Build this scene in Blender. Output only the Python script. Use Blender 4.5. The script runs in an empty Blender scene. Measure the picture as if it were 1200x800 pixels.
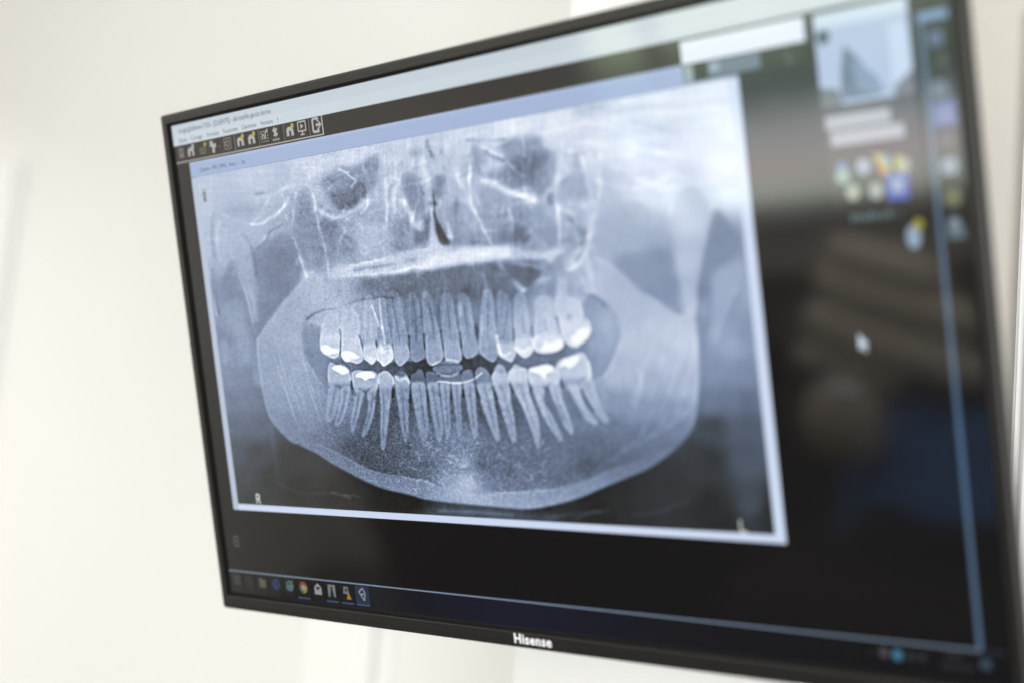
import bpy, bmesh, math, random
import numpy as np
from mathutils import Matrix, Vector

random.seed(7)
rng = np.random.default_rng(7)
SC = bpy.context.scene
COL = SC.collection

# ------------------------------------------------------------------ frames
# television frame: x right, y up, z out of the screen; origin = screen centre
TILT = math.radians(17.0)
TV_Z = 1.75
W2, H2 = 0.349, 0.19625                      # half size of the visible screen
CAM_TV = np.array([0.728342, 0.07500391, 0.75923219])
CAM_R = np.array([[0.7268, -0.1142, -0.6773],   # camera right / down / forward
                  [-0.0366, -0.9911, 0.1279],
                  [-0.6859, -0.0682, -0.7245]])
FOCAL_PX = 1814.274


def to_world(v):
    x, y, z = v
    c, s = math.cos(TILT), math.sin(TILT)
    return Vector((x, -(s * y + c * z), c * y - s * z))


TVM = Matrix.Translation((0, 0, TV_Z)) @ Matrix((
    (1, 0, 0, 0),
    (0, -math.sin(TILT), -math.cos(TILT), 0),
    (0, math.cos(TILT), -math.sin(TILT), 0),
    (0, 0, 0, 1)))

# ------------------------------------------------------------------ camera
cam_d = bpy.data.cameras.new('camera')
cam = bpy.data.objects.new('camera', cam_d)
COL.objects.link(cam)
SC.camera = cam
cr, cd, cf = (to_world(r).normalized() for r in CAM_R)
cu = -cd
cr = cu.cross(-cf).normalized()
cu = (-cf).cross(cr).normalized()
cp = to_world(CAM_TV) + Vector((0, 0, TV_Z))
m = Matrix.Identity(4)
for i, a in enumerate((cr, cu, -cf)):
    for k in range(3):
        m[k][i] = a[k]
for k in range(3):
    m[k][3] = cp[k]
cam.matrix_world = m
cam_d.sensor_width = 36.0
cam_d.lens = FOCAL_PX / 1200 * 36
cam_d.clip_start = 0.02
cam_d.clip_end = 60
cam_d.dof.use_dof = True
cam_d.dof.focus_distance = 1.16
cam_d.dof.aperture_fstop = 2.1
cam_d.dof.aperture_blades = 9

# ------------------------------------------------------------------ light
world = bpy.data.worlds.new('World')
SC.world = world
world.use_nodes = True
bg = world.node_tree.nodes['Background']
bg.inputs[0].default_value = (1.0, 0.99, 0.975, 1)
bg.inputs[1].default_value = 0.38


def area(name, loc, target, sx, sy, power, col):
    d = bpy.data.lights.new(name, 'AREA')
    d.shape = 'RECTANGLE'
    d.size, d.size_y = sx, sy
    d.energy = power
    d.color = col
    o = bpy.data.objects.new(name, d)
    COL.objects.link(o)
    o.location = loc
    o.rotation_euler = (Vector(target) - Vector(loc)).to_track_quat('-Z', 'Y').to_euler()
    return o


area('overhead_area', (-0.7, -1.2, 3.0), (-0.7, 0.3, 1.2), 1.6, 1.6, 22, (1.0, 0.995, 0.985))
area('overhead_area', (-2.6, -0.9, 3.0), (-3.5, -1.6, 0.2), 1.2, 1.2, 48, (1.0, 0.99, 0.975))  # added overhead light, brightens the left wall that the screen mirrors
area('side_fill_light', (2.0, -1.9, 0.95), (0.05, 0.3, 1.2), 1.2, 1.6, 112, (0.97, 0.985, 1.0))  # added fill from the right rear for the column below the television
area('chair_fill_light', (-0.55, -1.45, 2.15), (-0.6, -1.7, 1.0), 0.3, 0.3, 17, (1.0, 0.96, 0.88))  # added light above the chair so its mirror image shows brighter

SC.view_settings.view_transform = 'Standard'
SC.view_settings.look = 'None'
SC.view_settings.exposure = 0.0
SC.view_settings.gamma = 1.0
SC.view_settings.use_curve_mapping = False
SC.cycles.max_bounces = 8


# ------------------------------------------------------------------ helpers
def ray_world(px, py):
    """direction, in the world, of a photograph pixel"""
    d = Vector(((px - 600) / FOCAL_PX, (py - 400) / FOCAL_PX, 1.0))
    return cr * d.x - cu * d.y + cf * d.z


def on_y(px, py, Y):
    d = ray_world(px, py)
    s = (Y - cp.y) / d.y
    return cp + d * s


def on_screen(px, py):
    """photograph pixels (arrays) -> screen mm"""
    px = np.asarray(px, float)
    py = np.asarray(py, float)
    d = ((px - 600) / FOCAL_PX)[..., None] * CAM_R[0] + ((py - 400) / FOCAL_PX)[..., None] * CAM_R[1] + CAM_R[2]
    s = -CAM_TV[2] / d[..., 2]
    p = CAM_TV + s[..., None] * d
    return p[..., 0] * 1000, p[..., 1] * 1000


def from_screen(xm, ym):
    """screen mm -> photograph pixels (arrays)"""
    P = np.stack([xm / 1000, ym / 1000, np.zeros_like(xm)], -1) - CAM_TV
    c = P @ CAM_R.T
    return 600 + FOCAL_PX * c[..., 0] / c[..., 2], 400 + FOCAL_PX * c[..., 1] / c[..., 2]


def reflect_y(px, py, Y):
    """where the mirror image seen at a screen pixel meets the plane y = Y"""
    xm, ym = on_screen(px, py)
    d = Vector(CAM_R[0]) * ((px - 600) / FOCAL_PX) + Vector(CAM_R[1]) * ((py - 400) / FOCAL_PX) + Vector(CAM_R[2])
    d.z = -d.z
    w = to_world(d)
    P = to_world((xm / 1000, ym / 1000, 0)) + Vector((0, 0, TV_Z))
    return P + w * ((Y - P.y) / w.y)


def mat(name, col, rough=0.6, spec=0.5, metal=0.0, bump=0.0, bscale=60.0, var=0.0, vscale=3.0):
    mt = bpy.data.materials.new(name)
    mt.use_nodes = True
    nt = mt.node_tree
    b = nt.nodes['Principled BSDF']
    b.inputs['Base Color'].default_value = (*col, 1)
    b.inputs['Roughness'].default_value = rough
    b.inputs['Specular IOR Level'].default_value = spec
    b.inputs['Metallic'].default_value = metal
    tc = nt.nodes.new('ShaderNodeTexCoord')
    if var > 0:
        n = nt.nodes.new('ShaderNodeTexNoise')
        n.inputs['Scale'].default_value = vscale
        n.inputs['Detail'].default_value = 4
        nt.links.new(tc.outputs['Object'], n.inputs['Vector'])
        r = nt.nodes.new('ShaderNodeValToRGB')
        r.color_ramp.elements[0].position = 0.3
        r.color_ramp.elements[1].position = 0.7
        r.color_ramp.elements[0].color = (*[c * (1 - var) for c in col], 1)
        r.color_ramp.elements[1].color = (*[min(1, c * (1 + var)) for c in col], 1)
        nt.links.new(n.outputs['Fac'], r.inputs['Fac'])
        nt.links.new(r.outputs['Color'], b.inputs['Base Color'])
    if bump > 0:
        n = nt.nodes.new('ShaderNodeTexNoise')
        n.inputs['Scale'].default_value = bscale
        n.inputs['Detail'].default_value = 6
        nt.links.new(tc.outputs['Object'], n.inputs['Vector'])
        bp = nt.nodes.new('ShaderNodeBump')
        bp.inputs['Strength'].default_value = bump
        bp.inputs['Distance'].default_value = 0.002
        nt.links.new(n.outputs['Fac'], bp.inputs['Height'])
        nt.links.new(bp.outputs['Normal'], b.inputs['Normal'])
    return mt


def emit_mat(name, col, strength):
    mt = bpy.data.materials.new(name)
    mt.use_nodes = True
    b = mt.node_tree.nodes['Principled BSDF']
    b.inputs['Base Color'].default_value = (0.02, 0.02, 0.02, 1)
    b.inputs['Emission Color'].default_value = (*col, 1)
    b.inputs['Emission Strength'].default_value = strength
    b.inputs['Roughness'].default_value = 0.3
    return mt


def link(name, me, mt, parent=None, smooth=False):
    o = bpy.data.objects.new(name, me)
    COL.objects.link(o)
    if mt is not None:
        me.materials.append(mt)
    if smooth:
        for p in me.polygons:
            p.use_smooth = True
    if parent is not None:
        o.parent = parent
    return o


def empty(name, loc=(0, 0, 0)):
    o = bpy.data.objects.new(name, None)
    o.location = loc
    COL.objects.link(o)
    return o


def tag(o, label=None, cat=None, kind=None, group=None):
    if label:
        o['label'] = label
    if cat:
        o['category'] = cat
    if kind:
        o['kind'] = kind
    if group:
        o['group'] = group
    return o


def box(name, lo, hi, mt, parent=None, bev=0.0, seg=2, origin=(0, 0, 0)):
    bm = bmesh.new()
    bmesh.ops.create_cube(bm, size=1)
    for v in bm.verts:
        for k in range(3):
            v.co[k] = (lo[k] if v.co[k] < 0 else hi[k]) - origin[k]
    if bev > 0:
        bmesh.ops.bevel(bm, geom=bm.edges[:], offset=bev, segments=seg, affect='EDGES')
    me = bpy.data.meshes.new(name)
    bm.to_mesh(me)
    bm.free()
    return link(name, me, mt, parent, smooth=False)


# ------------------------------------------------------------------ the picture on the screen
# A dental panoramic radiograph, drawn with numpy.  Points are given in the
# pixels they were traced from and carried on to the screen plane.
CX0, CY0, CX1, CY1, CS = 212.0, 84.0, 932.0, 652.0, 2.0
CW, CH = int((CX1 - CX0) * CS), int((CY1 - CY0) * CS)


def blur(a, s):
    if s < 0.3:
        return a
    if s < 4:
        r = int(math.ceil(3 * s))
        k = np.exp(-0.5 * (np.arange(-r, r + 1) / s) ** 2)
        k /= k.sum()
        for ax in (0, 1):
            p = np.pad(a, [(r, r) if i == ax else (0, 0) for i in range(2)], mode='edge')
            out = np.zeros_like(a)
            for i, w in enumerate(k):
                sl = [slice(None)] * 2
                sl[ax] = slice(i, i + a.shape[ax])
                out += w * p[tuple(sl)]
            a = out
        return a
    w = max(1, int(round(math.sqrt(12 * s * s / 3 + 1))) // 2)
    for _ in range(3):
        for ax in (0, 1):
            p = np.pad(a, [(w + 1, w) if i == ax else (0, 0) for i in range(2)], mode='edge')
            c = np.cumsum(p, axis=ax)
            n = a.shape[ax]
            hi = [slice(None)] * 2
            lo = [slice(None)] * 2
            hi[ax] = slice(2 * w + 1, 2 * w + 1 + n)
            lo[ax] = slice(0, n)
            a = (c[tuple(hi)] - c[tuple(lo)]) / (2 * w + 1)
    return a


def smooth(pts, n=6, closed=True):
    P = np.array(pts, float)
    N = len(P)
    out = []
    rngi = range(N) if closed else range(N - 1)
    for i in rngi:
        if closed:
            p0, p1, p2, p3 = P[(i - 1) % N], P[i], P[(i + 1) % N], P[(i + 2) % N]
        else:
            p0, p1, p2, p3 = P[max(i - 1, 0)], P[i], P[i + 1], P[min(i + 2, N - 1)]
        for t in np.linspace(0, 1, n, endpoint=False):
            out.append(0.5 * ((2 * p1) + (-p0 + p2) * t + (2 * p0 - 5 * p1 + 4 * p2 - p3) * t * t
                              + (-p0 + 3 * p1 - 3 * p2 + p3) * t ** 3))
    if not closed:
        out.append(P[-1])
    return np.array(out)


def local(pts, pad):
    P = (np.array(pts, float) - [CX0, CY0]) * CS
    pad = int(pad * CS) + 2
    x0 = max(0, int(P[:, 0].min()) - pad)
    y0 = max(0, int(P[:, 1].min()) - pad)
    x1 = min(CW, int(P[:, 0].max()) + pad)
    y1 = min(CH, int(P[:, 1].max()) + pad)
    return P, x0, y0, x1, y1


def fill(P, X, Y):
    ins = np.zeros(X.shape, bool)
    n = len(P)
    for i in range(n):
        ax, ay = P[i]
        bx, by = P[(i + 1) % n]
        if ay == by:
            continue
        c = ((ay > Y) != (by > Y)) & (X < (bx - ax) * (Y - ay) / (by - ay) + ax)
        ins ^= c
    return ins.astype(np.float32)


def pmask(pts, b=0.8, sm=True):
    """(slices, mask) of a filled outline with soft edges; b in traced pixels"""
    pts = smooth(pts) if sm else np.array(pts, float)
    P, x0, y0, x1, y1 = local(pts, 3 * b)
    Y, X = np.mgrid[y0:y1, x0:x1] + 0.5
    return (slice(y0, y1), slice(x0, x1)), blur(fill(P, X, Y), b * CS)


def smask(pts, w=1.0, b=0.6, sm=True, w2=None):
    """a stroke: width w (tapering to w2), softness b"""
    pts = smooth(pts, closed=False) if sm and len(pts) > 2 else np.array(pts, float)
    P, x0, y0, x1, y1 = local(pts, w + 3 * b)
    Y, X = np.mgrid[y0:y1, x0:x1] + 0.5
    D = np.full(X.shape, 1e9)
    n = len(P) - 1
    for i in range(n):
        a, c = P[i], P[i + 1]
        d = c - a
        t = np.clip(((X - a[0]) * d[0] + (Y - a[1]) * d[1]) / max(1e-9, (d * d).sum()), 0, 1)
        e = np.hypot(X - a[0] - t * d[0], Y - a[1] - t * d[1])
        ww = w if w2 is None else w + (w2 - w) * (i + 0.5) / n
        D = np.minimum(D, e - ww * CS / 2)
    return (slice(y0, y1), slice(x0, x1)), 1 / (1 + np.exp(np.clip(D / (b * CS * 0.6), -40, 40)))


def field(samples, e=14.0, power=1.6):
    S = np.array(samples, float)
    q = 6
    ys = np.arange(0, CH + q, q)
    xs = np.arange(0, CW + q, q)
    X, Y = np.meshgrid(CX0 + xs / CS, CY0 + ys / CS)
    num = np.zeros(X.shape)
    den = np.zeros(X.shape)
    for x, y, v in S:
        w = 1.0 / ((X - x) ** 2 + (Y - y) ** 2 + e * e) ** power
        num += w * v
        den += w
    f = num / den
    # bilinear enlargement
    yi = np.arange(CH) / q
    xi = np.arange(CW) / q
    y0 = yi.astype(int)
    x0 = xi.astype(int)
    fy = (yi - y0)[:, None]
    fx = (xi - x0)[None, :]
    a = f[np.ix_(y0, x0)]
    b = f[np.ix_(y0, x0 + 1)]
    c = f[np.ix_(y0 + 1, x0)]
    d = f[np.ix_(y0 + 1, x0 + 1)]
    return (a * (1 - fx) + b * fx) * (1 - fy) + (c * (1 - fx) + d * fx) * fy


def noise(s, sx=None):
    n = rng.standard_normal((CH, CW))
    if sx is None:
        n = blur(n, s)
    else:
        r = int(3 * max(s, sx)) + 1
        for ax, ss in ((0, s), (1, sx)):
            k = np.exp(-0.5 * (np.arange(-r, r + 1) / max(ss, .3)) ** 2)
            k /= k.sum()
            f = np.fft.rfft(n, axis=ax)
            kk = np.zeros(n.shape[ax])
            kk[:2 * r + 1] = k
            kk = np.roll(kk, -r)
            kf = np.fft.rfft(kk)
            n = np.fft.irfft(f * (kf[:, None] if ax == 0 else kf[None, :]), n=n.shape[ax], axis=ax)
    return n / n.std()


G = None


def put(pts, v, b=1.0, a=1.0, sm=True):
    sl, mk = pmask(pts, b, sm)
    val = v[sl] if isinstance(v, np.ndarray) else v
    G[sl] = G[sl] * (1 - mk * a) + val * mk * a


def add(pts, dv, b=1.0, sm=True):
    sl, mk = pmask(pts, b, sm)
    G[sl] += mk * dv


MOD = None


def line(pts, dv, w=1.0, b=0.7, w2=None, sm=True):
    sl, mk = smask(pts, w, b, sm, w2)
    G[sl] += mk * dv * (MOD[sl] if MOD is not None else 1.0)


def spot(x, y, rx, ry, dv):
    t = np.linspace(0, 2 * np.pi, 20, endpoint=False)
    add(np.stack([x + rx * np.cos(t), y + ry * np.sin(t)], 1), dv, b=0.45 * min(rx, ry), sm=False)


def radiograph():
    global G
    # ---- broad tones
    G = field([
        (235, 215, 176), (300, 208, 184), (360, 195, 192), (420, 182, 190), (480, 172, 194), (540, 160, 198),
        (600, 150, 212), (660, 146, 220), (720, 135, 226), (780, 125, 234), (840, 115, 238), (865, 140, 238),
        (240, 245, 176), (275, 240, 168), (320, 235, 174), (350, 215, 180), (700, 175, 224), (740, 170, 228),
        (800, 170, 230), (850, 190, 228), (720, 200, 212), (745, 215, 208), (790, 210, 214), (860, 225, 220),
        (240, 290, 178), (262, 285, 172), (285, 275, 168), (305, 262, 172), (320, 270, 160), (255, 310, 158),
        (285, 310, 156), (292, 340, 152), (298, 365, 150), (265, 335, 128), (270, 350, 127), (276, 372, 148),
        (330, 300, 120), (322, 325, 120), (330, 345, 126), (310, 360, 132), (305, 380, 138),
        (262, 395, 126), (285, 400, 138), (265, 420, 136), (285, 420, 143), (270, 445, 130), (290, 440, 128),
        (262, 470, 120), (290, 470, 120), (270, 500, 104), (300, 500, 104), (275, 530, 86), (300, 530, 74),
        (285, 560, 76), (320, 560, 58), (300, 585, 64), (350, 570, 48), (400, 580, 40), (450, 590, 36), (340, 540, 60),
        (360, 230, 168), (355, 270, 140), (365, 300, 146), (390, 290, 150), (430, 270, 164), (455, 230, 182),
        (455, 270, 170), (410, 260, 160), (440, 300, 168), (475, 190, 184), (500, 190, 186), (530, 200, 184),
        (500, 240, 156), (545, 230, 178), (560, 260, 165), (575, 245, 160), (535, 270, 142), (560, 280, 145),
        (600, 240, 168), (590, 270, 140), (620, 260, 146), (640, 270, 146), (670, 260, 172), (670, 285, 165),
        (620, 190, 150), (665, 190, 205), (655, 250, 180), (690, 240, 190), (720, 240, 185),
        (380, 340, 170), (400, 338, 166), (370, 330, 174), (415, 345, 158), (440, 335, 120), (465, 335, 104),
        (490, 335, 104), (520, 335, 108), (550, 335, 98), (580, 335, 98), (605, 335, 112), (620, 320, 114),
        (640, 320, 140), (660, 335, 165), (690, 330, 178), (680, 310, 180),
        (400, 370, 182), (430, 375, 164), (460, 375, 136), (490, 380, 112), (520, 380, 120), (550, 370, 128),
        (575, 375, 128), (600, 375, 142), (625, 370, 160), (650, 365, 178), (670, 360, 185),
        (740, 260, 166), (750, 290, 164), (740, 310, 146), (770, 300, 144), (765, 330, 136), (785, 340, 138),
        (808, 260, 210), (805, 310, 180), (806, 350, 168), (850, 280, 146), (850, 300, 150), (825, 340, 138),
        (850, 340, 170), (870, 340, 165), (826, 390, 138), (855, 400, 158), (870, 390, 142), (835, 430, 134), (870, 440, 132),
        (835, 470, 116), (870, 470, 120), (835, 500, 78), (875, 500, 98), (830, 540, 60), (878, 540, 90), (830, 590, 48),
        (880, 590, 72), (740, 590, 54), (790, 570, 58), (700, 605, 44), (640, 610, 52), (560, 603, 84), (520, 603, 80),
        (600, 608, 78), (480, 598, 40), (890, 615, 42), (850, 615, 46), (905, 600, 44)], e=9)
    G = blur(G, 3)
    global MOD
    MOD = np.clip(.85 + .45 * noise(9), .15, 1.6)
    # ---- left condyle, notch and soft tissue
    put([(273, 305), (281, 328), (288, 350), (294, 372), (300, 398), (303, 425), (297, 430), (293, 405), (286, 378),
         (277, 355), (266, 352), (258, 350), (259, 330), (266, 312)], 127, 1.6, .55)
    put([(262, 360), (280, 352), (289, 372), (296, 405), (294, 424), (286, 420), (276, 400), (264, 378)], 148, 2, .5)
    put([(278, 384), (290, 392), (297, 420), (290, 424), (280, 412)], 150, 3, .4)
    put([(259, 398), (266, 401), (270, 412), (266, 426), (261, 424)], 152, 2, .6)
    put([(296, 408), (303, 402), (309, 450), (304, 452), (297, 442)], 150, 2, .6)
    put([(297, 293), (306, 288), (316, 280), (328, 272), (343, 280), (349, 292), (352, 310), (350, 325), (340, 345),
         (325, 364), (311, 383), (303, 397), (300, 380), (302, 350), (300, 330), (297, 310)], 124, 2.2, .62)
    put([(311, 300), (325, 292), (342, 298), (345, 320), (332, 338), (316, 335), (308, 318)], 114, 6, .6)
    line([(276, 285), (283, 276), (291, 279), (296, 290), (298, 305), (300, 325)], -13, 2.2, 1.3)
    line([(296, 291), (303, 291), (312, 282), (318, 270), (330, 262)], -16, 1.4, .8)
    line([(300, 292), (306, 286), (312, 276)], 14, 2.4, 1)
    line([(270, 290), (274, 312), (283, 331), (290, 352), (296, 378)], 14, 1.8, .9)
    line([(283, 300), (288, 325), (296, 350), (302, 375)], 9, 4, 2)
    line([(296, 262), (306, 262), (315, 258), (326, 250), (333, 243), (338, 232)], 26, 2.6, 1)
    line([(262, 251), (272, 257), (284, 261), (296, 262)], 15, 2.5, 1.3)
    line([(300, 258), (308, 250), (313, 240), (318, 228)], 16, 2.4, 1.2)
    line([(333, 243), (333, 236), (331, 228)], 14, 1.4, .8)
    line([(336, 252), (338, 262), (341, 272)], 18, 1.4, .8)
    line([(300, 226), (312, 226), (318, 223)], -22, 2.0, 1)
    line([(300, 232), (320, 227), (345, 216), (372, 205)], 13, 3.5, 1.5)
    line([(305, 213), (330, 208), (350, 200)], 9, 3, 2)
    line([(252, 250), (249, 275), (250, 300)], -14, 2.5, 1.2)
    line([(258, 260), (256, 285), (258, 305)], 14, 2.2, 1)
    line([(267, 270), (264, 290), (262, 310)], 10, 1.5, .8)
    line([(245, 320), (249, 345), (254, 370)], 16, 2.2, 1)
    line([(248, 315), (252, 342), (257, 368)], -14, 1.6, .8)
    spot(280, 246, 22, 9, -9)
    # ---- left orbit and antrum
    put([(376, 210), (390, 202), (405, 197), (422, 194), (441, 182), (443, 200), (444, 217), (435, 222), (431, 231),
         (420, 240), (408, 247), (397, 245), (386, 234), (380, 222)], 128, 3.0, .85)
    put([(387, 230), (398, 223), (412, 219), (425, 214), (431, 224), (430, 232), (416, 242), (404, 246), (396, 243)], 108, 2.4, .9)
    line([(378, 216), (395, 208), (410, 203)], 20, 2.2, 1)
    line([(380, 224), (396, 214), (405, 210)], 14, 1.6, .9)
    line([(398, 200), (405, 203), (411, 209), (417, 214), (412, 221)], 34, 2.0, .8)
    line([(425, 214), (431, 219), (432.5, 229), (431, 241), (425, 250)], 32, 1.8, .8)
    line([(426, 196), (430, 208), (433, 216)], 26, 3.5, 1.5)
    line([(378, 252), (392, 253), (404, 252), (416, 246), (428, 236)], 22, 5, 1.8)
    put([(348, 231), (360, 226), (370, 255), (378, 290), (380, 312), (372, 320), (362, 316), (354, 300), (346, 278)], 134, 4, .65)
    put([(376, 262), (392, 257), (401, 266), (396, 292), (392, 308), (385, 304), (380, 282)], 134, 4, .7)
    spot(384, 268, 7, 8, -16)
    line([(347, 226), (344, 250), (342.5, 274), (347, 286), (351, 300), (357, 324)], 26, 2.0, .9)
    line([(352, 302), (356, 318), (362, 330)], 30, 5, 1.6)
    line([(362, 205), (366, 228), (371, 250), (376, 272), (381, 296), (385, 314), (388, 326)], 28, 2.4, .9)
    line([(366, 228), (370, 248)], 22, 4.5, 1.4)
    line([(370, 246), (390, 254), (402, 254)], 18, 3, 1.2)
    line([(358, 282), (362, 300), (360, 318)], 14, 3, 1.4)
    line([(424, 262), (424.5, 280), (423, 294)], 20, 1.6, .8)
    line([(418, 256), (424, 266)], 14, 1.6, .8)
    line([(398, 262), (404, 270), (398, 280), (396, 300)], 16, 2.2, 1)
    line([(404, 260), (412, 254), (420, 252)], 14, 2, 1)
    spot(430, 276, 16, 20, 14)
    spot(408, 288, 8, 14, -10)
    # ---- nose
    put([(470, 209), (481, 203), (490, 206), (494, 228), (494, 248), (488, 250), (481, 244), (475, 228)], 132, 4, .8)
    put([(463, 256), (474, 256), (483, 264), (483, 286), (470, 293), (461, 290), (461, 272)], 134, 4, .65)
    put([(497, 258), (501, 251), (504, 262), (503, 276), (499, 284), (493, 284), (487, 288), (486, 276), (492, 266)], 108, 2, .85)
    put([(512.5, 206), (521, 208), (520, 219), (516, 231), (509, 231), (510, 216)], 122, 2.6, .8)
    put([(533, 234), (538.5, 232), (539, 248), (534, 254), (526, 252), (528, 244)], 138, 2.2, .7)
    line([(508.6, 224), (508.6, 240), (508.8, 256)], -50, 1.6, .7)
    put([(508.5, 248), (511.5, 258), (516, 266), (522, 276), (527, 287), (518, 289.5), (513.5, 283), (510, 270)], 78, .9, .95)
    line([(506, 246), (505.5, 262), (505, 275)], 20, 2, .8)
    line([(488, 240), (484, 262), (480, 290)], 20, 1.4, .8)
    line([(453, 208), (454, 235), (453, 262), (450, 279), (446, 286)], 26, 3.5, 1.2)
    line([(463, 190), (464, 215), (462, 245), (464, 262)], 16, 5, 2.2)
    line([(472, 236), (480, 250), (486, 262), (494, 270)], 22, 5, 1.8)
    spot(492, 266, 4, 7, 34)
    line([(497, 190), (500, 208), (503, 226), (503, 240)], 16, 5, 2)
    line([(500, 165), (504, 178), (509, 190)], -28, 3.6, 1.3)
    line([(517, 175), (519, 190), (521, 200)], -16, 2.6, 1.2)
    line([(524, 172), (531, 195), (540, 215), (548, 232), (555, 246)], 22, 6, 2.4)
    line([(536, 232), (536, 242)], -20, 2, 1)
    line([(516, 238), (520, 250), (524, 262), (528, 280)], 26, 5, 1.8)
    line([(552, 196), (552, 220), (556, 246), (564, 262), (570, 276), (578, 289)], 30, 2.6, 1)
    line([(540, 262), (548, 272), (556, 286)], -12, 6, 2.5)
    spot(486, 180, 10, 5, -14)
    spot(548, 262, 9, 14, 10)
    # ---- right orbit and antrum
    put([(590, 165), (607, 161.5), (634, 162.5), (638, 175), (651, 184), (651, 203), (649, 216), (641, 225), (631, 228),
         (616, 225), (597, 222), (583, 216), (571, 209), (571, 204.5), (588, 204), (592, 190), (588, 176)], 134, 3.4, .88)
    put([(600, 188), (610, 180), (624, 178), (637, 182), (635, 198), (629, 210), (623, 216), (615, 208), (606, 204)], 108, 5, .8)
    put([(553, 172), (566, 172), (567, 188), (560, 203), (554, 196)], 138, 4, .7)
    line([(571, 178), (578, 185), (590, 190)], -34, 2.8, 1.1)
    line([(566, 172), (576, 178), (588, 184)], 22, 3, 1.3)
    line([(549, 165), (570, 164), (590, 163)], -28, 2.2, 1)
    line([(570, 196), (580, 196), (590, 197)], 22, 6, 2)
    line([(613, 161), (614, 172), (614.5, 181)], 30, 2.4, .9)
    line([(594, 190), (602, 197), (610, 205), (616, 207)], 20, 2.2, 1)
    line([(571, 211), (584, 219), (598, 226), (618, 231), (634, 233), (645, 224)], 36, 8, 2.6)
    line([(640, 170), (646, 180), (646, 205), (640, 214)], 16, 4, 2)
    put([(645, 228), (650, 226), (653, 234), (651, 242), (644, 240)], 140, 1.2, .8)
    put([(596, 246), (606, 243), (614, 247), (612, 258), (600, 258)], 138, 2, .6)
    line([(596, 246), (599, 262), (600, 280), (601, 289)], 32, 2.2, .8, 1.2)
    put([(603, 266), (612, 268), (620, 276), (616, 283), (606, 284), (598, 282)], 104, 2.4, .85)
    spot(590, 278, 9, 6, -14)
    line([(560, 252), (585, 256), (596, 252)], -14, 3, 1.5)
    line([(620, 238), (626, 250), (628, 262)], 12, 4, 2)
    line([(654, 232), (655, 255), (654, 285)], 30, 3.2, 1.0)
    line([(652, 186), (654, 210), (654, 236)], 22, 5, 1.8)
    put([(674, 181), (682, 190), (687, 207), (691, 226), (682, 237), (661, 238), (658.5, 221), (662, 202)], 168, 4, .75)
    put([(664, 214), (682, 212), (686, 228), (664, 232)], 158, 4, .5)
    line([(680, 184), (686, 200), (691, 220), (695, 242), (693, 265), (691, 285), (690, 300), (695, 322), (697, 339)], 22, 3.6, 1.3)
    line([(704, 184), (703, 208), (700, 232), (696, 252)], 26, 3, 1.2)
    spot(712, 205, 10, 12, -16)
    spot(730, 205, 8, 8, -14)
    line([(736, 222), (742, 205)], -14, 2.5, 1.4)
    spot(760, 204, 18, 4, -10)
    spot(740, 158, 26, 5, -9)
    spot(782, 150, 30, 5, -6)
    spot(712, 128, 26, 5, -12)
    spot(690, 130, 20, 5, -10)
    line([(600, 172), (640, 170), (690, 168), (760, 178), (800, 182)], 10, 5, 2.5)
    line([(700, 190), (730, 200), (760, 214), (780, 210)], 12, 4, 2)
    put([(668, 268), (682, 264), (690, 272), (688, 288), (676, 290)], 148, 2, .6)
    # ---- wisps of overlaid bone
    for i in range(400):
        x, y = rng.uniform(345, 700), rng.uniform(165, 325)
        if y < 205 - (x - 345) * .13:
            continue
        a = rng.choice([1.5, 1.7, 1.2, .2, -.4]) + rng.uniform(-.4, .4)
        l = rng.uniform(8, 30)
        p = [(x, y)]
        for _ in range(3):
            a += rng.uniform(-.35, .35)
            p.append((p[-1][0] + l * math.cos(a) / 3, p[-1][1] + l * math.sin(a) / 3))
        w_ = rng.uniform(.7, 2.6) ** 1.2 + max(0, (x - 560) / 60)
        line(p, rng.choice([-1, 1, 1]) * rng.uniform(4, 15), w_, .45 + w_ * .3)
    for i in range(26):
        y = rng.uniform(0, 1)
        x = rng.uniform(300, 640)
        yy = 222 - (x - 230) * .2 + y * 22
        l = rng.uniform(25, 70)
        line([(x, yy), (x + l * .5, yy - l * .1), (x + l, yy - l * .2)], rng.uniform(-7, 8), rng.uniform(1.5, 4), 1.4)
    # ---- hard palate
    put([(388, 325), (395, 312), (415, 310.5), (440, 305.5), (462, 299), (495, 292.5), (500, 288), (503, 276), (506, 262),
         (509, 276), (516, 288.5), (530, 289), (577, 290), (597, 288.5), (612, 292), (640, 293), (655, 288), (660, 292), (648, 300),
         (625, 301), (600, 304), (585, 307), (550, 310.5), (515, 314.5), (500, 316), (482, 318), (445, 322), (420, 324.5)], 190, 2.2, .85)
    put([(420, 323), (445, 319), (482, 313), (500, 304), (516, 297), (560, 293), (597, 291), (597, 302), (560, 308),
         (515, 313), (485, 317), (450, 322)], 208, 2, .8)
    line([(397, 311), (415, 310), (440, 306), (470, 298), (500, 291)], 20, 2.4, .9)
    line([(390, 325), (420, 323), (450, 319), (482, 314.5), (500, 313)], 18, 2.2, .9)
    line([(415, 316), (440, 313), (470, 306), (486, 304)], -24, 3, 1.4)
    line([(560, 300), (590, 300), (612, 297)], 12, 2.4, 1)
    line([(602, 297), (612, 295), (622, 297)], -34, 2.2, .9)
    line([(600, 304), (622, 301), (640, 299), (655, 296)], 26, 2, .8)
    put([(638, 296), (662, 291), (653, 300), (646, 308), (641, 306)], 196, 1.4, .7)
    line([(600, 308), (618, 309), (636, 313)], 24, 2.6, 1.2)
    line([(497, 280), (500, 290)], 20, 1.4, .7)
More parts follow.
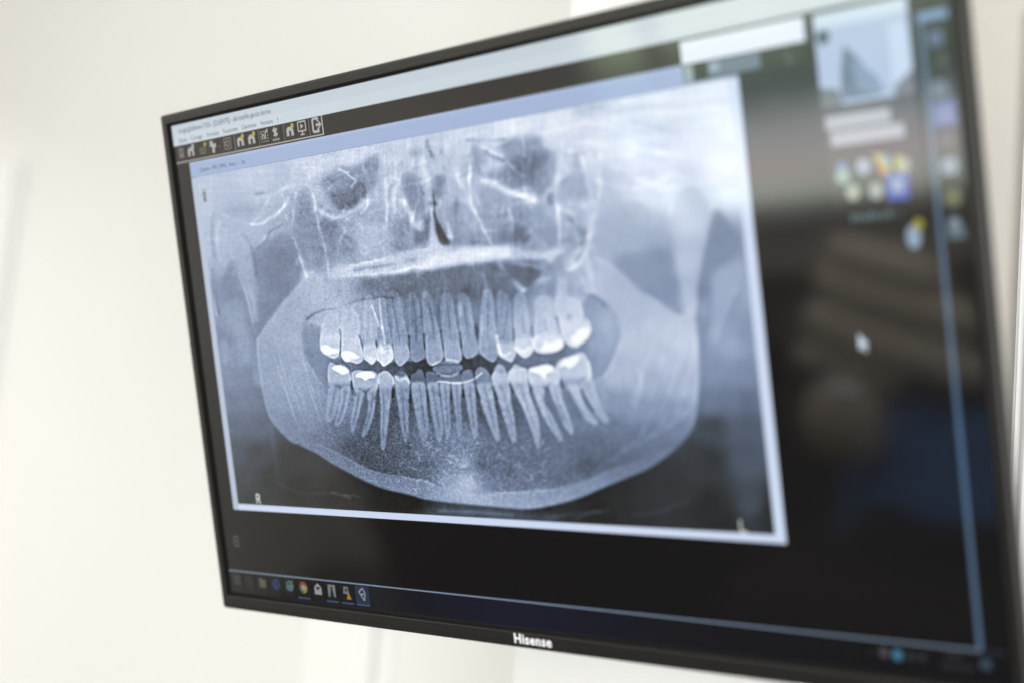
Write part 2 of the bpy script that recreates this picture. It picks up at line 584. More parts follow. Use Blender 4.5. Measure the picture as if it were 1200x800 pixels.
    # under the palate
    put([(425, 327), (450, 323), (480, 320), (505, 318), (545, 313), (585, 309), (590, 318), (598, 332), (603, 345), (560, 344),
         (520, 347), (490, 346), (455, 346), (430, 350), (415, 345), (418, 334)], 106, 4, .6)
    spot(470, 339, 14, 5, -14)
    spot(520, 343, 6, 4, -14)
    spot(548, 338, 8, 6, -16)
    put([(592, 312), (612, 311), (632, 316), (630, 328), (618, 338), (606, 337), (598, 325)], 98, 2, .8)
    line([(588, 309), (596, 319), (604, 330), (612, 341)], 34, 6, 2)
    line([(612, 340), (622, 336), (630, 330), (645, 325), (660, 318), (672, 313), (682, 306), (690, 292)], 30, 5, 2)
    line([(520, 318), (522, 332), (520, 345)], 16, 5, 2)
    line([(492, 322), (496, 334), (498, 345)], 30, 6, 2)
    line([(566, 322), (572, 334), (572, 345)], 16, 4, 1.8)
    put([(642, 332), (652, 330), (651, 347), (642, 348)], 134, 2.2, .6)
    put([(664, 334), (670, 332), (673, 345), (667, 347)], 146, 2, .5)
    put([(656, 330), (663, 328), (664, 348), (654, 348)], 178, 1.4, .7)
    put([(676, 338), (684, 336), (686, 346), (678, 347)], 150, 2, .5)
    # alveolar light on the left with its dark rim
    put([(363, 378), (370, 371), (379, 366.5), (398, 364), (416, 366), (424, 372), (424, 398), (398, 400), (378, 385), (370, 384)], 166, 1.2, .75)
    line([(360, 374), (369, 367.5), (380, 363.5), (398, 361), (406, 358), (420, 352), (440, 349), (460, 348)], -26, 2.2, .9)
    put([(357, 386), (364, 380), (376, 384), (378, 392), (374, 402), (378, 416), (388, 424), (384, 436), (384, 450), (378, 450),
         (369, 438), (360, 422), (355, 404), (353, 390)], 136, 1.6, .8)
    put([(354, 340), (362, 326), (380, 326), (396, 336), (384, 352), (368, 360), (358, 370), (352, 360)], 168, 4, .5)

    # uneven bone: the drawn shapes above are bent and broken up a little
    MOD = None
    dx, dy = noise(7) * 1.0 + noise(18) * 1.8, noise(7) * 1.0 + noise(18) * 1.8
    yy, xx = np.mgrid[0:CH, 0:CW]
    keep = np.clip((yy / CS + CY0 - 345) / 15, 0, 1)
    xi = np.clip((xx + dx * (1 - keep) + .5).astype(int), 0, CW - 1)
    yi = np.clip((yy + dy * (1 - keep) + .5).astype(int), 0, CH - 1)
    G = G[yi, xi]
    soft = blur(G, 2.2)
    G = G * keep + (G * .6 + soft * .4) * (1 - keep)
    # ---- mandible
    md = field([
        (312, 395, 158), (330, 370, 162), (345, 350, 164), (360, 332, 168), (330, 400, 160), (350, 400, 162), (330, 430, 158),
        (345, 430, 162), (318, 440, 154), (350, 455, 156), (330, 470, 148), (360, 470, 146), (322, 490, 136), (345, 500, 130),
        (370, 490, 134), (345, 518, 122), (375, 515, 116), (380, 534, 108), (395, 505, 112), (410, 525, 88), (430, 540, 82),
        (400, 545, 108), (420, 558, 112), (450, 572, 118), (450, 545, 88), (440, 510, 92), (470, 530, 98), (470, 556, 100),
        (490, 580, 132), (500, 545, 106), (500, 520, 118), (525, 560, 140), (530, 585, 150), (545, 565, 162), (540, 540, 130),
        (540, 515, 128), (570, 540, 102), (575, 565, 118), (570, 585, 148), (590, 550, 104), (610, 540, 112), (610, 570, 116),
        (610, 586, 146), (640, 585, 140), (630, 550, 110), (650, 530, 114), (660, 560, 108), (670, 575, 124), (690, 545, 92),
        (690, 520, 108), (700, 560, 112), (715, 530, 104), (720, 500, 116), (740, 540, 108), (745, 515, 112), (770, 510, 116),
        (780, 525, 112), (795, 500, 122), (800, 480, 138), (770, 480, 136), (745, 475, 140), (720, 470, 140), (760, 450, 160),
        (800, 455, 164), (740, 440, 168), (720, 440, 170), (780, 420, 174), (800, 400, 184), (760, 400, 174), (735, 400, 176),
        (740, 370, 172), (765, 375, 176), (790, 385, 182), (725, 345, 170), (740, 350, 174), (705, 320, 176),
        (400, 470, 138), (440, 480, 94), (470, 480, 94), (500, 480, 100), (540, 480, 100), (570, 480, 94), (600, 480, 98),
        (640, 480, 114), (680, 480, 122), (700, 470, 150), (420, 440, 140), (520, 440, 100), (600, 440, 140), (680, 440, 160)], e=8)
    jaw = [(366, 318), (358, 326), (345, 340), (330, 357), (313, 381), (302, 398), (303, 418), (306, 442), (310, 465), (316, 487),
           (325, 500), (338, 514), (346, 519), (356, 523), (372, 531), (390, 543), (410, 554), (432, 565), (455, 573.5), (480, 579),
           (500, 584.5), (542, 589.5), (575, 592.5), (600, 595), (620, 595.5), (643, 592), (676, 583.5), (707, 570.5), (730, 561),
           (760, 548), (780, 535), (795, 523), (808, 508), (815, 488), (818, 462), (818.5, 430), (818, 400), (816, 378), (817, 350),
           (804, 364), (796, 370), (780, 360), (765, 349), (750, 342), (738, 331), (724, 317), (710, 308), (697, 303), (699, 330),
           (704, 348), (715, 356), (723, 370), (727, 390), (724, 406), (718, 420), (711, 434), (700, 443), (690, 448), (640, 452),
           (590, 452), (540, 455), (490, 455), (440, 455), (384, 454), (376, 449), (368, 438), (360, 423), (355, 406), (353, 385), (358, 370), (366, 350), (372, 330)]
    sl, mk = pmask(jaw, 1.5)
    JM = np.zeros_like(G)
    JM[sl] = mk
    yj = CY0 + np.arange(CH) / CS
    JM *= np.clip(.68 + .32 * (yj - 325) / 60, .68, 1)[:, None]
    G = G * (1 - JM) + md * JM
    # upper end of the ramus melts into the skull
    spot(372, 335, 16, 18, 4)
    # overlaid streaks at the upper right
    for i in range(60):
        x, y = rng.uniform(640, 860), rng.uniform(115, 235)
        l = rng.uniform(20, 70)
        s_ = rng.uniform(-.3, .25)
        line([(x, y), (x + l * .5, y + l * s_ * .4), (x + l, y + l * s_)], rng.uniform(-9, 9), rng.uniform(2, 6), 2)
    line([(786, 250), (792, 228), (806, 216), (822, 222), (835, 244)], 16, 4, 1.8)
    line([(697, 303), (712, 309), (726, 319), (740, 333), (765, 350), (796, 371)], 12, 3.5, 1.6)
    line([(366, 319), (345, 340), (330, 357), (313, 381), (303, 397)], 9, 2.5, 1.2)
    # right condyle
    put([(786, 238), (792, 222), (806, 214), (822, 220), (834, 240), (831, 275), (823, 305), (817, 340), (816, 366), (801, 366),
         (797, 335), (792, 300), (787, 265)], 186, 2.4, .55)
    line([(817, 375), (821, 340), (826, 305), (833, 270), (838, 246)], -16, 3, 1.6)
    put([(840, 246), (858, 267), (867, 280), (866, 296), (842, 314), (831, 333), (822, 356), (822, 320), (830, 282)], 142, 2, .75)
    put([(836, 322), (868, 306), (868, 330), (850, 366), (838, 400), (832, 398), (836, 360)], 172, 3, .6)
    put([(846, 360), (868, 345), (872, 385), (852, 404), (842, 402)], 150, 3, .4)
    line([(862, 340), (850, 366), (840, 398)], 12, 3, 1.5)
    put([(699, 260), (716, 244), (740, 238), (758, 240), (774, 247), (784, 257), (786, 290), (786, 300), (760, 300), (720, 304), (700, 297)], 168, 4, .6)
    put([(720, 304), (745, 297), (770, 290), (786, 296), (789, 320), (796, 352), (797, 369), (780, 359), (765, 348), (750, 341), (738, 330)], 138, 4, .7)
    line([(745, 240), (757, 246), (760, 258)], -8, 3, 1.5)
    # cortical edges
    line(jaw[5:13], 17, 2.2, .9)
    line([(812, 500), (815, 482), (817, 455), (817, 420), (816, 395)], 12, 3, 1.4)
    band = [(352, 521), (372, 531), (390, 543), (410, 554), (432, 565), (455, 573.5), (480, 579), (500, 584.5), (542, 589.5),
            (575, 592.5), (600, 595), (620, 595.5), (643, 592), (676, 583.5), (707, 570.5), (730, 561), (760, 548), (790, 526),
            (778, 527), (755, 536), (730, 545), (714, 550), (686, 562), (645, 575), (620, 576), (582, 577), (555, 578), (510, 567.5),
            (482, 561), (453, 557), (435, 551.5), (412, 539), (390, 528), (370, 520)]
    bf = field([(360, 524, 118), (400, 543, 116), (440, 562, 122), (480, 572, 134), (520, 580, 150), (560, 586, 158), (610, 587, 150),
                (650, 583, 142), (690, 570, 132), (730, 553, 122), (770, 537, 116)], e=10)
    put(band, bf, 1.0, .9)
    line([(435, 551), (453, 556), (470, 558), (484, 561), (498, 564), (510, 568)], 26, 1.6, .7)
    line([(582, 577), (600, 576.5), (622, 575), (645, 574), (660, 570)], 24, 1.6, .8)
    line([(372, 520), (392, 529), (413, 540), (434, 551)], 12, 1.6, .8)
    line([(390, 543), (432, 564.5), (480, 578.5), (542, 589), (600, 594)], -8, 1.6, .8)
    # oblique streaks of the ramus
    for i in range(16):
        x = 322 + i * 4.4 + rng.uniform(-2, 2)
        y = 425 + rng.uniform(-18, 30)
        line([(x, y), (x + 7, y + 24), (x + 17, y + 52)], rng.uniform(5, 11), 1.3, .8)
    for i in range(12):
        x = 742 + i * 6.2 + rng.uniform(-2, 2)
        y = 400 + rng.uniform(0, 60)
        line([(x + 10, y), (x + 3, y + 26), (x - 8, y + 52)], rng.uniform(4, 10), 2, 1)
    for x, y, l in ((732, 528, 26), (748, 522, 34), (716, 540, 18), (766, 512, 34), (785, 500, 30)):
        line([(x, y), (x + l * .6, y - l * .5), (x + l * .95, y - l)], 10, 3, 1.2)
    line([(748, 432), (752, 450), (744, 474)], 14, 3, 1.4)
    line([(360, 424), (369, 438.5), (378, 450)], 15, 2, .9)
    line([(696, 444), (709, 437), (718, 420), (724, 404)], 16, 4, 1.5)
    # mental region sun-burst
    spot(545, 570, 26, 14, 16)
    for a in np.linspace(-2.6, -.5, 9):
        r0, r1 = 3, rng.uniform(12, 24)
        line([(543 + r0 * math.cos(a), 549 + r0 * math.sin(a)), (543 + r1 * math.cos(a), 549 + r1 * math.sin(a))], 22, 1.2, .6, sm=False)
    for i in range(150):
        x = rng.uniform(465, 640)
        y = rng.uniform(516, 574) if x < 570 else rng.uniform(516, 575)
        if abs(x - 545) < 22 and rng.random() < .5:
            continue
        a = rng.uniform(-.9, .9)
        l = rng.uniform(3, 9)
        p = [(x, y)]
        for _ in range(2):
            a += rng.uniform(-.9, .9)
            p.append((p[-1][0] + l * math.cos(a) * .5, p[-1][1] + l * math.sin(a) * .5))
        line(p, rng.uniform(8, 26), rng.uniform(.8, 1.3), .5)
    # trabecular grain
    bx = field([(400, 500, .7), (440, 520, 1), (500, 530, 1.2), (545, 540, 1.1), (600, 540, 1.1), (650, 530, .8), (700, 510, .55),
                (760, 480, .25), (330, 430, .25), (350, 480, .45), (545, 585, .5), (420, 480, .9), (640, 480, .5), (350, 380, .2), (790, 400, .05)], e=20)
    r1 = noise(1.5)
    r2 = noise(2.6)
    ridge = np.maximum(0, 1 - np.abs(r1) * 2.0) * 16 - 5 + np.maximum(0, 1 - np.abs(r2) * 2.2) * 13 - 4
    grain = noise(.8)
    G = G + JM * bx * (ridge + grain * 3.6)
    # ---- oral gap
    gp = field([(380, 430, 134), (410, 430, 124), (440, 432, 114), (465, 434, 98), (480, 428, 70), (500, 428, 68), (550, 428, 74),
                (572, 428, 78), (590, 425, 114), (620, 420, 122), (650, 418, 120), (680, 410, 138), (700, 400, 154), (710, 380, 162),
                (700, 430, 144), (695, 355, 150)], e=8)
    put([(376, 440), (382, 420), (400, 420), (430, 422), (470, 424), (500, 420), (545, 416), (580, 414), (620, 408), (655, 402), (684, 392),
         (682, 360), (690, 346), (702, 348), (714, 357), (722, 371), (726, 390), (722, 410), (716, 424), (707, 439), (696, 444), (690, 434),
         (660, 440), (620, 440), (580, 446), (540, 444), (500, 444), (460, 446), (420, 444), (392, 444), (382, 452)], gp, 1.2, 1)
    line([(684, 346), (693, 346), (702, 352), (709, 360)], -18, 2.6, 1.1)

    # ---- teeth
    def root(pts, v, canal=None, a=.8):
        P = np.array(pts, float)
        top, bot = P[:, 1].min(), P[:, 1].max()
        upper = (top + bot) / 2 < 420

        def ramp(sl, lo):
            y = CY0 + (np.arange(sl[0].start, sl[0].stop) + .5) / CS
            t = np.clip((y - top) / (bot - top), 0, 1)
            t = t if upper else 1 - t
            return (lo + (1 - lo) * np.clip(t * 1.5, 0, 1))[:, None]
        lo = .45 if upper else .6
        sl, mk = pmask(pts, 2.2)
        G[sl] -= mk * 9 * ramp(sl, lo)
        sl, mk = pmask(pts, 1.0)
        mk = mk * a * ramp(sl, lo) * np.clip(.93 + .07 * r2[sl], 0, 1)
        G[sl] = G[sl] * (1 - mk) + v * mk
        sl, m1 = pmask(pts, .7)
        m2 = blur(m1, 4)
        G[sl] += np.clip(m1 - m2, 0, 1) * m1 * 24 * ramp(sl, lo)
        if canal:
            line(canal, -20, 1.7, .9)

    def crown(pts, v, a=.94, edge=22):
        P = np.array(pts, float)
        top, bot = P[:, 1].min(), P[:, 1].max()
        upper = (top + bot) / 2 < 416
        fl_ = .38 * (bot - top)

        def ramp(sl):
            y = CY0 + (np.arange(sl[0].start, sl[0].stop) + .5) / CS
            t = (y - top) / fl_ if upper else (bot - y) / fl_
            t = np.clip(t, 0, 1)
            return (t * t * (3 - 2 * t))[:, None]
        sl, mk = pmask(pts, 1.4)
        G[sl] -= mk * 8 * ramp(sl)
        sl, m1 = pmask(pts, .55)
        a = a * ramp(sl)
        edge = edge * ramp(sl)
        G[sl] = G[sl] * (1 - m1 * a) + v * m1 * a
        m2 = blur(m1, 3.2)
        G[sl] += np.clip(m1 - m2, 0, 1) * m1 * edge * 1.6

    def gold(pts, v=238):
        put(pts, v, .6, 1)

    # upper roots
    root([(380, 372), (392, 368), (398, 375), (398, 396), (376, 398)], 188, None, .7)
    root([(401, 366), (418, 366), (421, 396), (401, 398)], 190, [(410, 390), (409, 402)], .7)
    root([(427, 352), (438, 352), (441, 402), (427, 404)], 176, None, .75)
    root([(436, 356), (450, 348), (455, 380), (459, 404), (443, 406), (440, 380)], 166, None, .6)
    root([(456, 344), (467, 344), (474, 376), (480, 408), (463, 410), (459, 380)], 152, [(460, 350), (466, 385), (470, 408)], .75)
    root([(478, 346), (489, 347), (494, 375), (496, 404), (481, 405), (479, 380)], 142, [(485, 352), (487, 380), (488, 400)], .7)
    root([(495, 345), (505, 346), (512, 376), (518, 404), (499, 404), (496, 380)], 158, [(502, 354), (507, 380), (509, 402)], .75)
    root([(518, 347), (529, 346), (535, 378), (539, 404), (520, 404), (517, 380)], 162, [(524, 354), (527, 380), (529, 398)], .75)
    root([(537, 347), (548, 347), (554, 372), (559, 404), (542, 404), (538, 380)], 164, [(543, 356), (547, 378), (550, 402)], .75)
    spot(540, 362, 3, 9, 22)
    root([(565, 344), (571, 339), (577, 345), (580, 370), (581, 400), (561, 405), (563, 375)], 172, [(572, 344), (572, 372), (572, 398)], .85)
    root([(583, 344), (590, 341), (598, 352), (600, 380), (602, 404), (583, 404), (583, 372)], 166, [(596, 350), (594, 372), (590, 396)], .7)
    root([(604, 347), (615, 346), (620, 372), (624, 400), (604, 400), (602, 375)], 184, [(612, 372), (614, 390)], .75)
    root([(628, 350), (647, 350), (654, 376), (658, 400), (626, 400), (627, 375)], 192, [(638, 376), (640, 388)], .8)
    root([(650, 349), (672, 349), (680, 356), (684, 370), (670, 390), (656, 378)], 200, [(667, 372), (668, 382)], .8)
    for p in ([(398.5, 388), (399, 400), (399, 414)], [(421, 394), (424, 406)], [(441, 400), (442, 410)], [(479.5, 394), (480, 410)],
              [(497, 392), (498, 408)], [(517, 388), (519, 408)], [(539, 390), (541, 406)], [(602, 386), (602.5, 398)], [(623, 384), (625, 396)]):
        line(p, -40, 2.6, .8)
    put([(556, 380), (561, 384), (562, 396), (560, 404), (557, 394)], 88, 1.2, .75)
    line([(652, 372), (656, 386), (661, 400)], -40, 2.4, .8)
    spot(667, 372, 3, 4, -22)
    # upper crowns
    crown([(381, 384), (390, 382), (398, 388), (398.5, 405), (397, 416), (391, 420), (384, 417), (378, 413), (375, 404), (376, 394)], 190)
    crown([(401, 390), (410, 386), (419, 391), (424, 406), (426, 420), (420, 426), (412, 424), (404, 423), (400, 414), (400, 402)], 194)
    crown([(427, 402), (434, 398), (441, 404), (441.5, 420), (436, 427), (430, 423), (426, 419), (426, 410)], 194)
    crown([(442, 407), (448, 399), (454, 400), (459, 405), (461.5, 416), (459, 423), (450, 429), (445, 424), (441.5, 420)], 204)
    crown([(463, 400), (472, 396), (478, 404), (480, 414), (478, 421), (469, 429), (463, 422), (461.5, 412)], 160, .9)
    crown([(482, 398), (490, 396), (496, 402), (498, 414), (495, 421), (487, 424), (482, 419), (481, 408)], 132, .9)
    crown([(500, 396), (509, 392), (517, 400), (520, 416), (517, 423), (507, 428.5), (501, 424), (499, 410)], 154, .88)
    crown([(521, 398), (529, 393), (537, 399), (541, 414), (540, 423), (530, 425), (522, 421), (520.5, 410)], 160, .88)
    crown([(543, 396), (550, 390), (557, 394), (560.5, 408), (558, 416), (551, 419.5), (545, 418.5), (542, 408)], 148, .88)
    crown([(563, 394), (571, 390), (579, 393), (584, 410), (583, 418), (578, 424), (568, 419), (561.5, 411), (561, 402)], 154, .85)
    crown([(584, 402), (594, 396), (602, 400), (605, 412), (603, 419), (599, 424), (592, 421), (585, 416), (582, 404)], 182)
    crown([(605, 396), (614, 390), (622, 394), (626, 406), (624, 413), (616, 419), (607, 414), (603, 406)], 194)
    crown([(627, 394), (640, 388), (655, 386), (660, 398), (660, 406), (652, 412), (640, 414), (629, 412), (625, 404)], 200)
    crown([(655, 374), (668, 366), (682, 366), (690, 376), (693, 386), (690, 395), (683, 402), (675, 407), (666, 404), (660, 396)], 200)
    line([(582, 394), (584, 404), (587, 414)], 46, 3, .8)
    line([(585, 413), (592, 416), (598, 413)], 26, 3, 1)
    line([(604, 408), (614, 412), (622, 407)], 20, 4, 1.2)
    line([(624, 396), (626, 404)], 24, 2, .8)
    gold([(376, 407), (382, 404), (390, 408), (396, 409), (397, 413), (390, 414), (384, 415), (378, 412)])
    gold([(400, 413), (406, 411), (412, 412), (417, 415), (421, 418), (418, 420), (412, 420), (408, 423), (404, 422), (401, 418)])
    gold([(634, 409), (637, 404), (640, 400), (645, 402), (652, 399), (660, 399), (659, 407), (651, 410), (643, 411), (636, 411)], 240)
    gold([(669, 396), (674, 392), (680, 385), (690, 385), (691, 390), (688, 396), (681, 401), (672, 403)], 240)
    put([(429, 416), (436, 418), (440, 421), (436, 425), (431, 422)], 212, 1, .7)
    line([(446, 402), (449, 412), (456, 410)], 18, 4, 1)
    spot(454, 411, 2.4, 5, -22)
    # root canal fillings
    line([(435.6, 358), (440, 370), (444, 382)], 36, 1.4, .6, 1.8)
    line([(444.6, 350), (446, 366), (448, 385)], 38, 1.1, .6, 2.0)
    line([(448, 384), (450, 394), (451, 402)], 40, 2.4, .7)

    # lower roots
    root([(386, 453), (399, 455), (397, 470), (392, 488), (386, 494), (382, 490), (383, 472)], 154, [(393, 456), (390, 472), (387, 486)])
    root([(400, 454), (411, 453), (408, 473), (402, 492), (396, 499), (392, 496), (396, 480), (399, 466)], 156, [(405, 458), (402, 476), (397, 492)])
    root([(414, 456), (427, 458), (424, 474), (419, 492), (415, 504), (411, 503), (412, 484), (415, 470)], 156, [(421, 460), (418, 478), (414, 496)])
    root([(431, 458), (443, 454), (440, 474), (437, 490), (430, 508), (425, 512), (424, 507), (429, 490), (431, 474)], 158, [(437, 460), (435, 480), (428, 502)])
    put([(425, 468), (428, 463), (431, 470), (431, 484), (426, 490), (422, 492)], 104, 1.2, .7)
    root([(445, 452), (459, 452), (457, 478), (454, 505), (451, 525), (447, 524), (446, 500), (446, 475)], 158, [(449, 456), (450, 480), (449, 510)], .85)
    root([(464, 450), (480, 450), (479, 480), (479, 505), (477, 516), (474, 517), (470, 500), (467, 478)], 152, [(471, 456), (473, 480), (475, 505)])
    root([(482, 449), (498, 449), (500, 475), (503, 500), (499, 516), (494, 514), (489, 495), (484, 470)], 156, [(492, 452), (495, 478), (498, 500)])
    root([(500.5, 449), (514, 449), (517, 475), (520, 500), (517, 516), (512, 514), (507, 490), (503, 468)], 156, [(507, 452), (511, 478), (515, 500)])
    root([(515.5, 449), (528, 449), (527, 470), (528, 492), (527, 510), (523, 513), (520, 490), (517, 466)], 158, [(522, 452), (524, 478), (525, 500)])
    root([(529, 449), (541.5, 449), (540, 470), (541, 492), (541, 508), (537, 511), (534, 488), (531, 466)], 156, [(535, 452), (537, 478), (538, 500)])
    root([(543, 449), (556, 450), (558, 475), (560, 498), (559, 511), (555, 513), (550, 490), (546, 466)], 160, [(551, 452), (553, 478), (556, 500)])
    root([(559, 450), (576, 448), (579, 468), (583, 490), (586, 513), (582, 516), (575, 502), (567, 482), (562, 464)], 164, [(568, 452), (573, 474), (580, 500)], .9)
    root([(578, 446), (596, 446), (599, 468), (603, 490), (605, 514), (600, 517), (594, 500), (587, 478), (582, 462)], 168, [(587, 450), (592, 468), (600, 495)], .9)
    root([(599, 446), (618, 444), (621, 462), (629, 482), (633, 502), (633, 521), (629, 523), (622, 502), (613, 478), (605, 462)], 172, [(609, 450), (615, 466), (624, 495)], .9)
    root([(620, 444), (637, 452), (638, 470), (648, 488), (659, 511), (656, 516), (645, 502), (634, 482), (627, 464)], 174, [(634, 458), (638, 474), (648, 496)], .9)
    root([(644, 450), (656, 446), (659, 466), (666, 484), (672, 503), (669, 509), (661, 498), (653, 480), (647, 464)], 172, [(650, 458), (656, 474), (665, 494)], .9)
    root([(665, 449), (677, 448), (681, 462), (689, 480), (700, 493), (697, 498), (685, 490), (675, 474), (669, 460)], 172, None, .9)
    root([(679, 446), (694, 444), (699, 458), (704, 472), (708, 482), (714, 492), (710, 496), (700, 486), (690, 470), (683, 458)], 168, None, .8)
    line([(682, 457), (688, 470), (696, 481)], -30, 3, 1.2)
    for p, w in (([(412, 448), (414, 458), (416, 462)], 3.5), ([(443, 456), (442, 462), (440, 466)], 3.5), ([(461, 455), (460, 464)], 3.5),
                 ([(481, 450), (481, 460), (480, 470)], 3), ([(499, 440), (500, 455), (503, 470)], 2.4), ([(514.5, 448), (516, 464)], 2),
                 ([(528.5, 450), (529, 466)], 2.2), ([(542, 448), (543, 464)], 2.4), ([(557, 446), (559, 458), (563, 466)], 3.2),
                 ([(577, 452), (580, 460), (583, 466)], 3), ([(598, 450), (601, 458)], 4.5), ([(620, 446), (623, 456)], 4.5), ([(657, 446), (659, 453)], 5)):
        line(p, -34, w, 1.0)
    put([(661, 458), (668, 458), (676, 472), (684, 486), (676, 490), (666, 474)], 112, 1.6, .7)
    put([(646, 470), (650, 470), (656, 482), (662, 492), (656, 494), (649, 484)], 116, 1.6, .7)
    # lower crowns
    crown([(384, 438), (385, 428), (388, 424), (394, 427), (402, 427), (409, 433), (411, 443), (410, 453), (400, 456), (392, 455), (386, 454)], 172)
    crown([(413, 436), (420, 433), (428, 434), (436, 434), (442, 438), (443.5, 448), (441, 459), (434, 461), (427, 458), (420, 461), (415, 456), (413, 447)], 172)
    crown([(444, 438), (450, 434), (455, 435), (460.5, 441), (462, 448), (458, 456), (452, 456), (445, 453), (443.5, 446)], 172)
    crown([(463, 440), (470, 434.5), (476, 438), (480, 446), (479, 454), (471, 456), (464, 452), (462.5, 446)], 154)
    put([(462, 438), (470, 433), (476, 438), (472, 441), (466, 440)], 104, .8, .85)
    line([(463, 440), (468, 445), (475, 443), (480, 447)], 34, 3, .9)
    crown([(482, 440), (487, 436), (492, 432), (497, 438), (498, 450), (482, 450)], 106, .95, 10)
    crown([(499.5, 437), (505, 435), (512, 437), (514, 442), (514, 450), (500.5, 450)], 108, .95, 10)
    crown([(515, 440), (528, 440), (528, 450), (516, 450)], 122, .8, 6)
    crown([(529.5, 440), (541, 438), (541, 450), (530, 450)], 122, .8, 6)
    crown([(541.5, 437), (547, 433), (552.5, 433), (555, 441), (555.5, 451), (543.5, 451)], 124, .92, 10)
    crown([(557, 437), (562, 429.5), (571, 433.5), (575, 441), (575, 452), (567, 454), (560, 453)], 130, .92, 12)
    crown([(576, 442), (580, 433), (584, 427), (590, 429), (594, 437), (596.5, 448), (588, 452), (579, 450)], 178)
    put([(579, 433), (584, 427), (590, 429), (593, 435), (586, 437)], 148, .9, .8)
    crown([(595, 438), (601, 430), (604, 426.5), (611, 430), (617, 432), (618.5, 444), (616, 451), (606, 452), (598, 449)], 190)
    put([(600, 431), (604, 426.5), (610, 430)], 158, .8, .7)
    crown([(619, 434), (630, 429), (640, 427), (649, 430), (655, 436), (656, 447), (650, 455), (641, 456), (632, 452), (622, 450)], 188)
    crown([(651, 431), (657, 421), (668, 417), (682, 413), (688, 419), (692, 430), (692, 444), (682, 449), (668, 451), (658, 444)], 186)
    line([(690, 424), (692, 436), (691, 444)], 24, 2.6, .9)
    for p in ([(443.6, 437), (443.2, 448)], [(461, 441), (462, 449)], [(412, 436), (411.6, 444)]):
        line(p, 36, 1.8, .6)
    gold([(389, 431), (396, 428), (405, 430.5), (409, 435), (402, 438.5), (397, 436)], 236)
    gold([(417, 440), (420, 436.5), (427, 435), (434, 435.5), (439, 438), (439, 442), (432, 443), (428.5, 445.5), (424.5, 442.5), (418, 441.5)], 244)
    gold([(620, 432), (630, 429), (640, 427), (648, 429), (647.5, 435), (641, 437), (639, 444), (635, 441), (632, 438), (623, 435)], 242)
    gold([(656, 430), (660, 422), (666, 420), (672, 417), (679, 417), (678, 422), (672, 429), (667, 431), (662, 428)], 240)
    spot(396, 453, 4, 3, -20)
    line([(421, 455), (428, 459), (433, 455)], -24, 1.6, .8)
    line([(632, 451), (640, 454), (646, 449)], -20, 2, 1)
    line([(668, 449), (678, 449), (684, 443)], -22, 2, 1)
    # bite block and retainer wire
    put([(507, 432), (511, 427), (520, 423), (532, 423), (540, 427), (542.5, 431), (538, 436), (526, 438.5), (513, 437)], 138, .7, .75)
    line([(508, 427), (514, 424), (523, 421.6), (532, 422), (538, 425)], 30, 2.4, .6)
    line([(507, 429), (514, 427.5), (526, 427), (540, 427)], -28, 1.2, .6)
    line([(513, 437), (520, 439.6), (529, 440), (537, 436.6)], 48, 2.4, .6)
    line([(511, 436), (526, 437), (540, 434)], -20, 1.2, .6)
    line([(513, 447), (522, 447), (529, 448.2), (541, 448), (550, 446), (556, 443.5), (560, 440.5), (564.6, 436.6)], 66, 1.7, .5)

    # ---- low neck shadows and markers
    line([(322, 563), (335, 570), (348, 576), (370, 578), (392, 577)], 10, 2, 1.2)
    line([(390, 577), (402, 580), (410, 583)], 20, 3, 1.2)
    line([(404, 580), (412, 580), (421, 582)], 18, 2, 1)
    line([(640, 607), (662, 603), (690, 600), (712, 598)], 14, 3, 1.4)
    line([(676, 607), (690, 601), (704, 599)], 16, 2.5, 1.2)
    line([(745, 603), (770, 600), (792, 592), (806, 586)], 12, 4, 2)
    put([(806, 512), (822, 520), (828, 540), (826, 572), (806, 590), (760, 598), (740, 580), (770, 556)], 64, 5, .5)
    put([(866, 470), (884, 470), (896, 620), (868, 620)], 88, 6, .35)
    put([(500, 597), (640, 600), (640, 612), (500, 606)], 82, 2.5, .6)
    line([(515, 598), (560, 600), (600, 603)], 24, 3, 2)
    line([(318, 500), (322, 530), (326, 560)], 8, 3, 2)

    # ---- film grain
    up = field([(400, 250, 1.), (450, 350, 1.1), (550, 370, .8), (300, 300, .5), (700, 250, .25), (800, 200, .1), (600, 200, .5),
                (500, 500, .7), (350, 570, .25), (750, 450, .3), (800, 600, .15), (240, 220, .35)], e=25)
    G = G + up * (noise(.9) * 3.2 + noise(2.2) * 2.2 + noise(7) * 2.2)
    streak = noise(2.0, 14)
    sk = field([(380, 190, 1.), (330, 210, .7), (500, 170, .3), (700, 130, .5), (600, 320, .2), (500, 300, .5), (400, 400, 0),
                (500, 500, 0), (800, 500, 0), (300, 500, .1)], e=20)
    G = G + sk * streak * 1.5
    vert = noise(16, 1.6)
    vk = field([(470, 200, 1), (530, 230, .8), (480, 340, 1), (560, 345, 1), (620, 345, .5), (400, 280, .3), (300, 300, .2), (500, 500, .2), (750, 300, .1), (350, 500, 0), (800, 550, 0)], e=16)
    G = G + vk * vert * 2.6
    # the scanner's own edge enhancement, then its tone lift of the upper half
    G = G + .5 * (G - blur(G, 2.4)) + .38 * (G - blur(G, 9)) + .22 * (G - blur(G, 30))
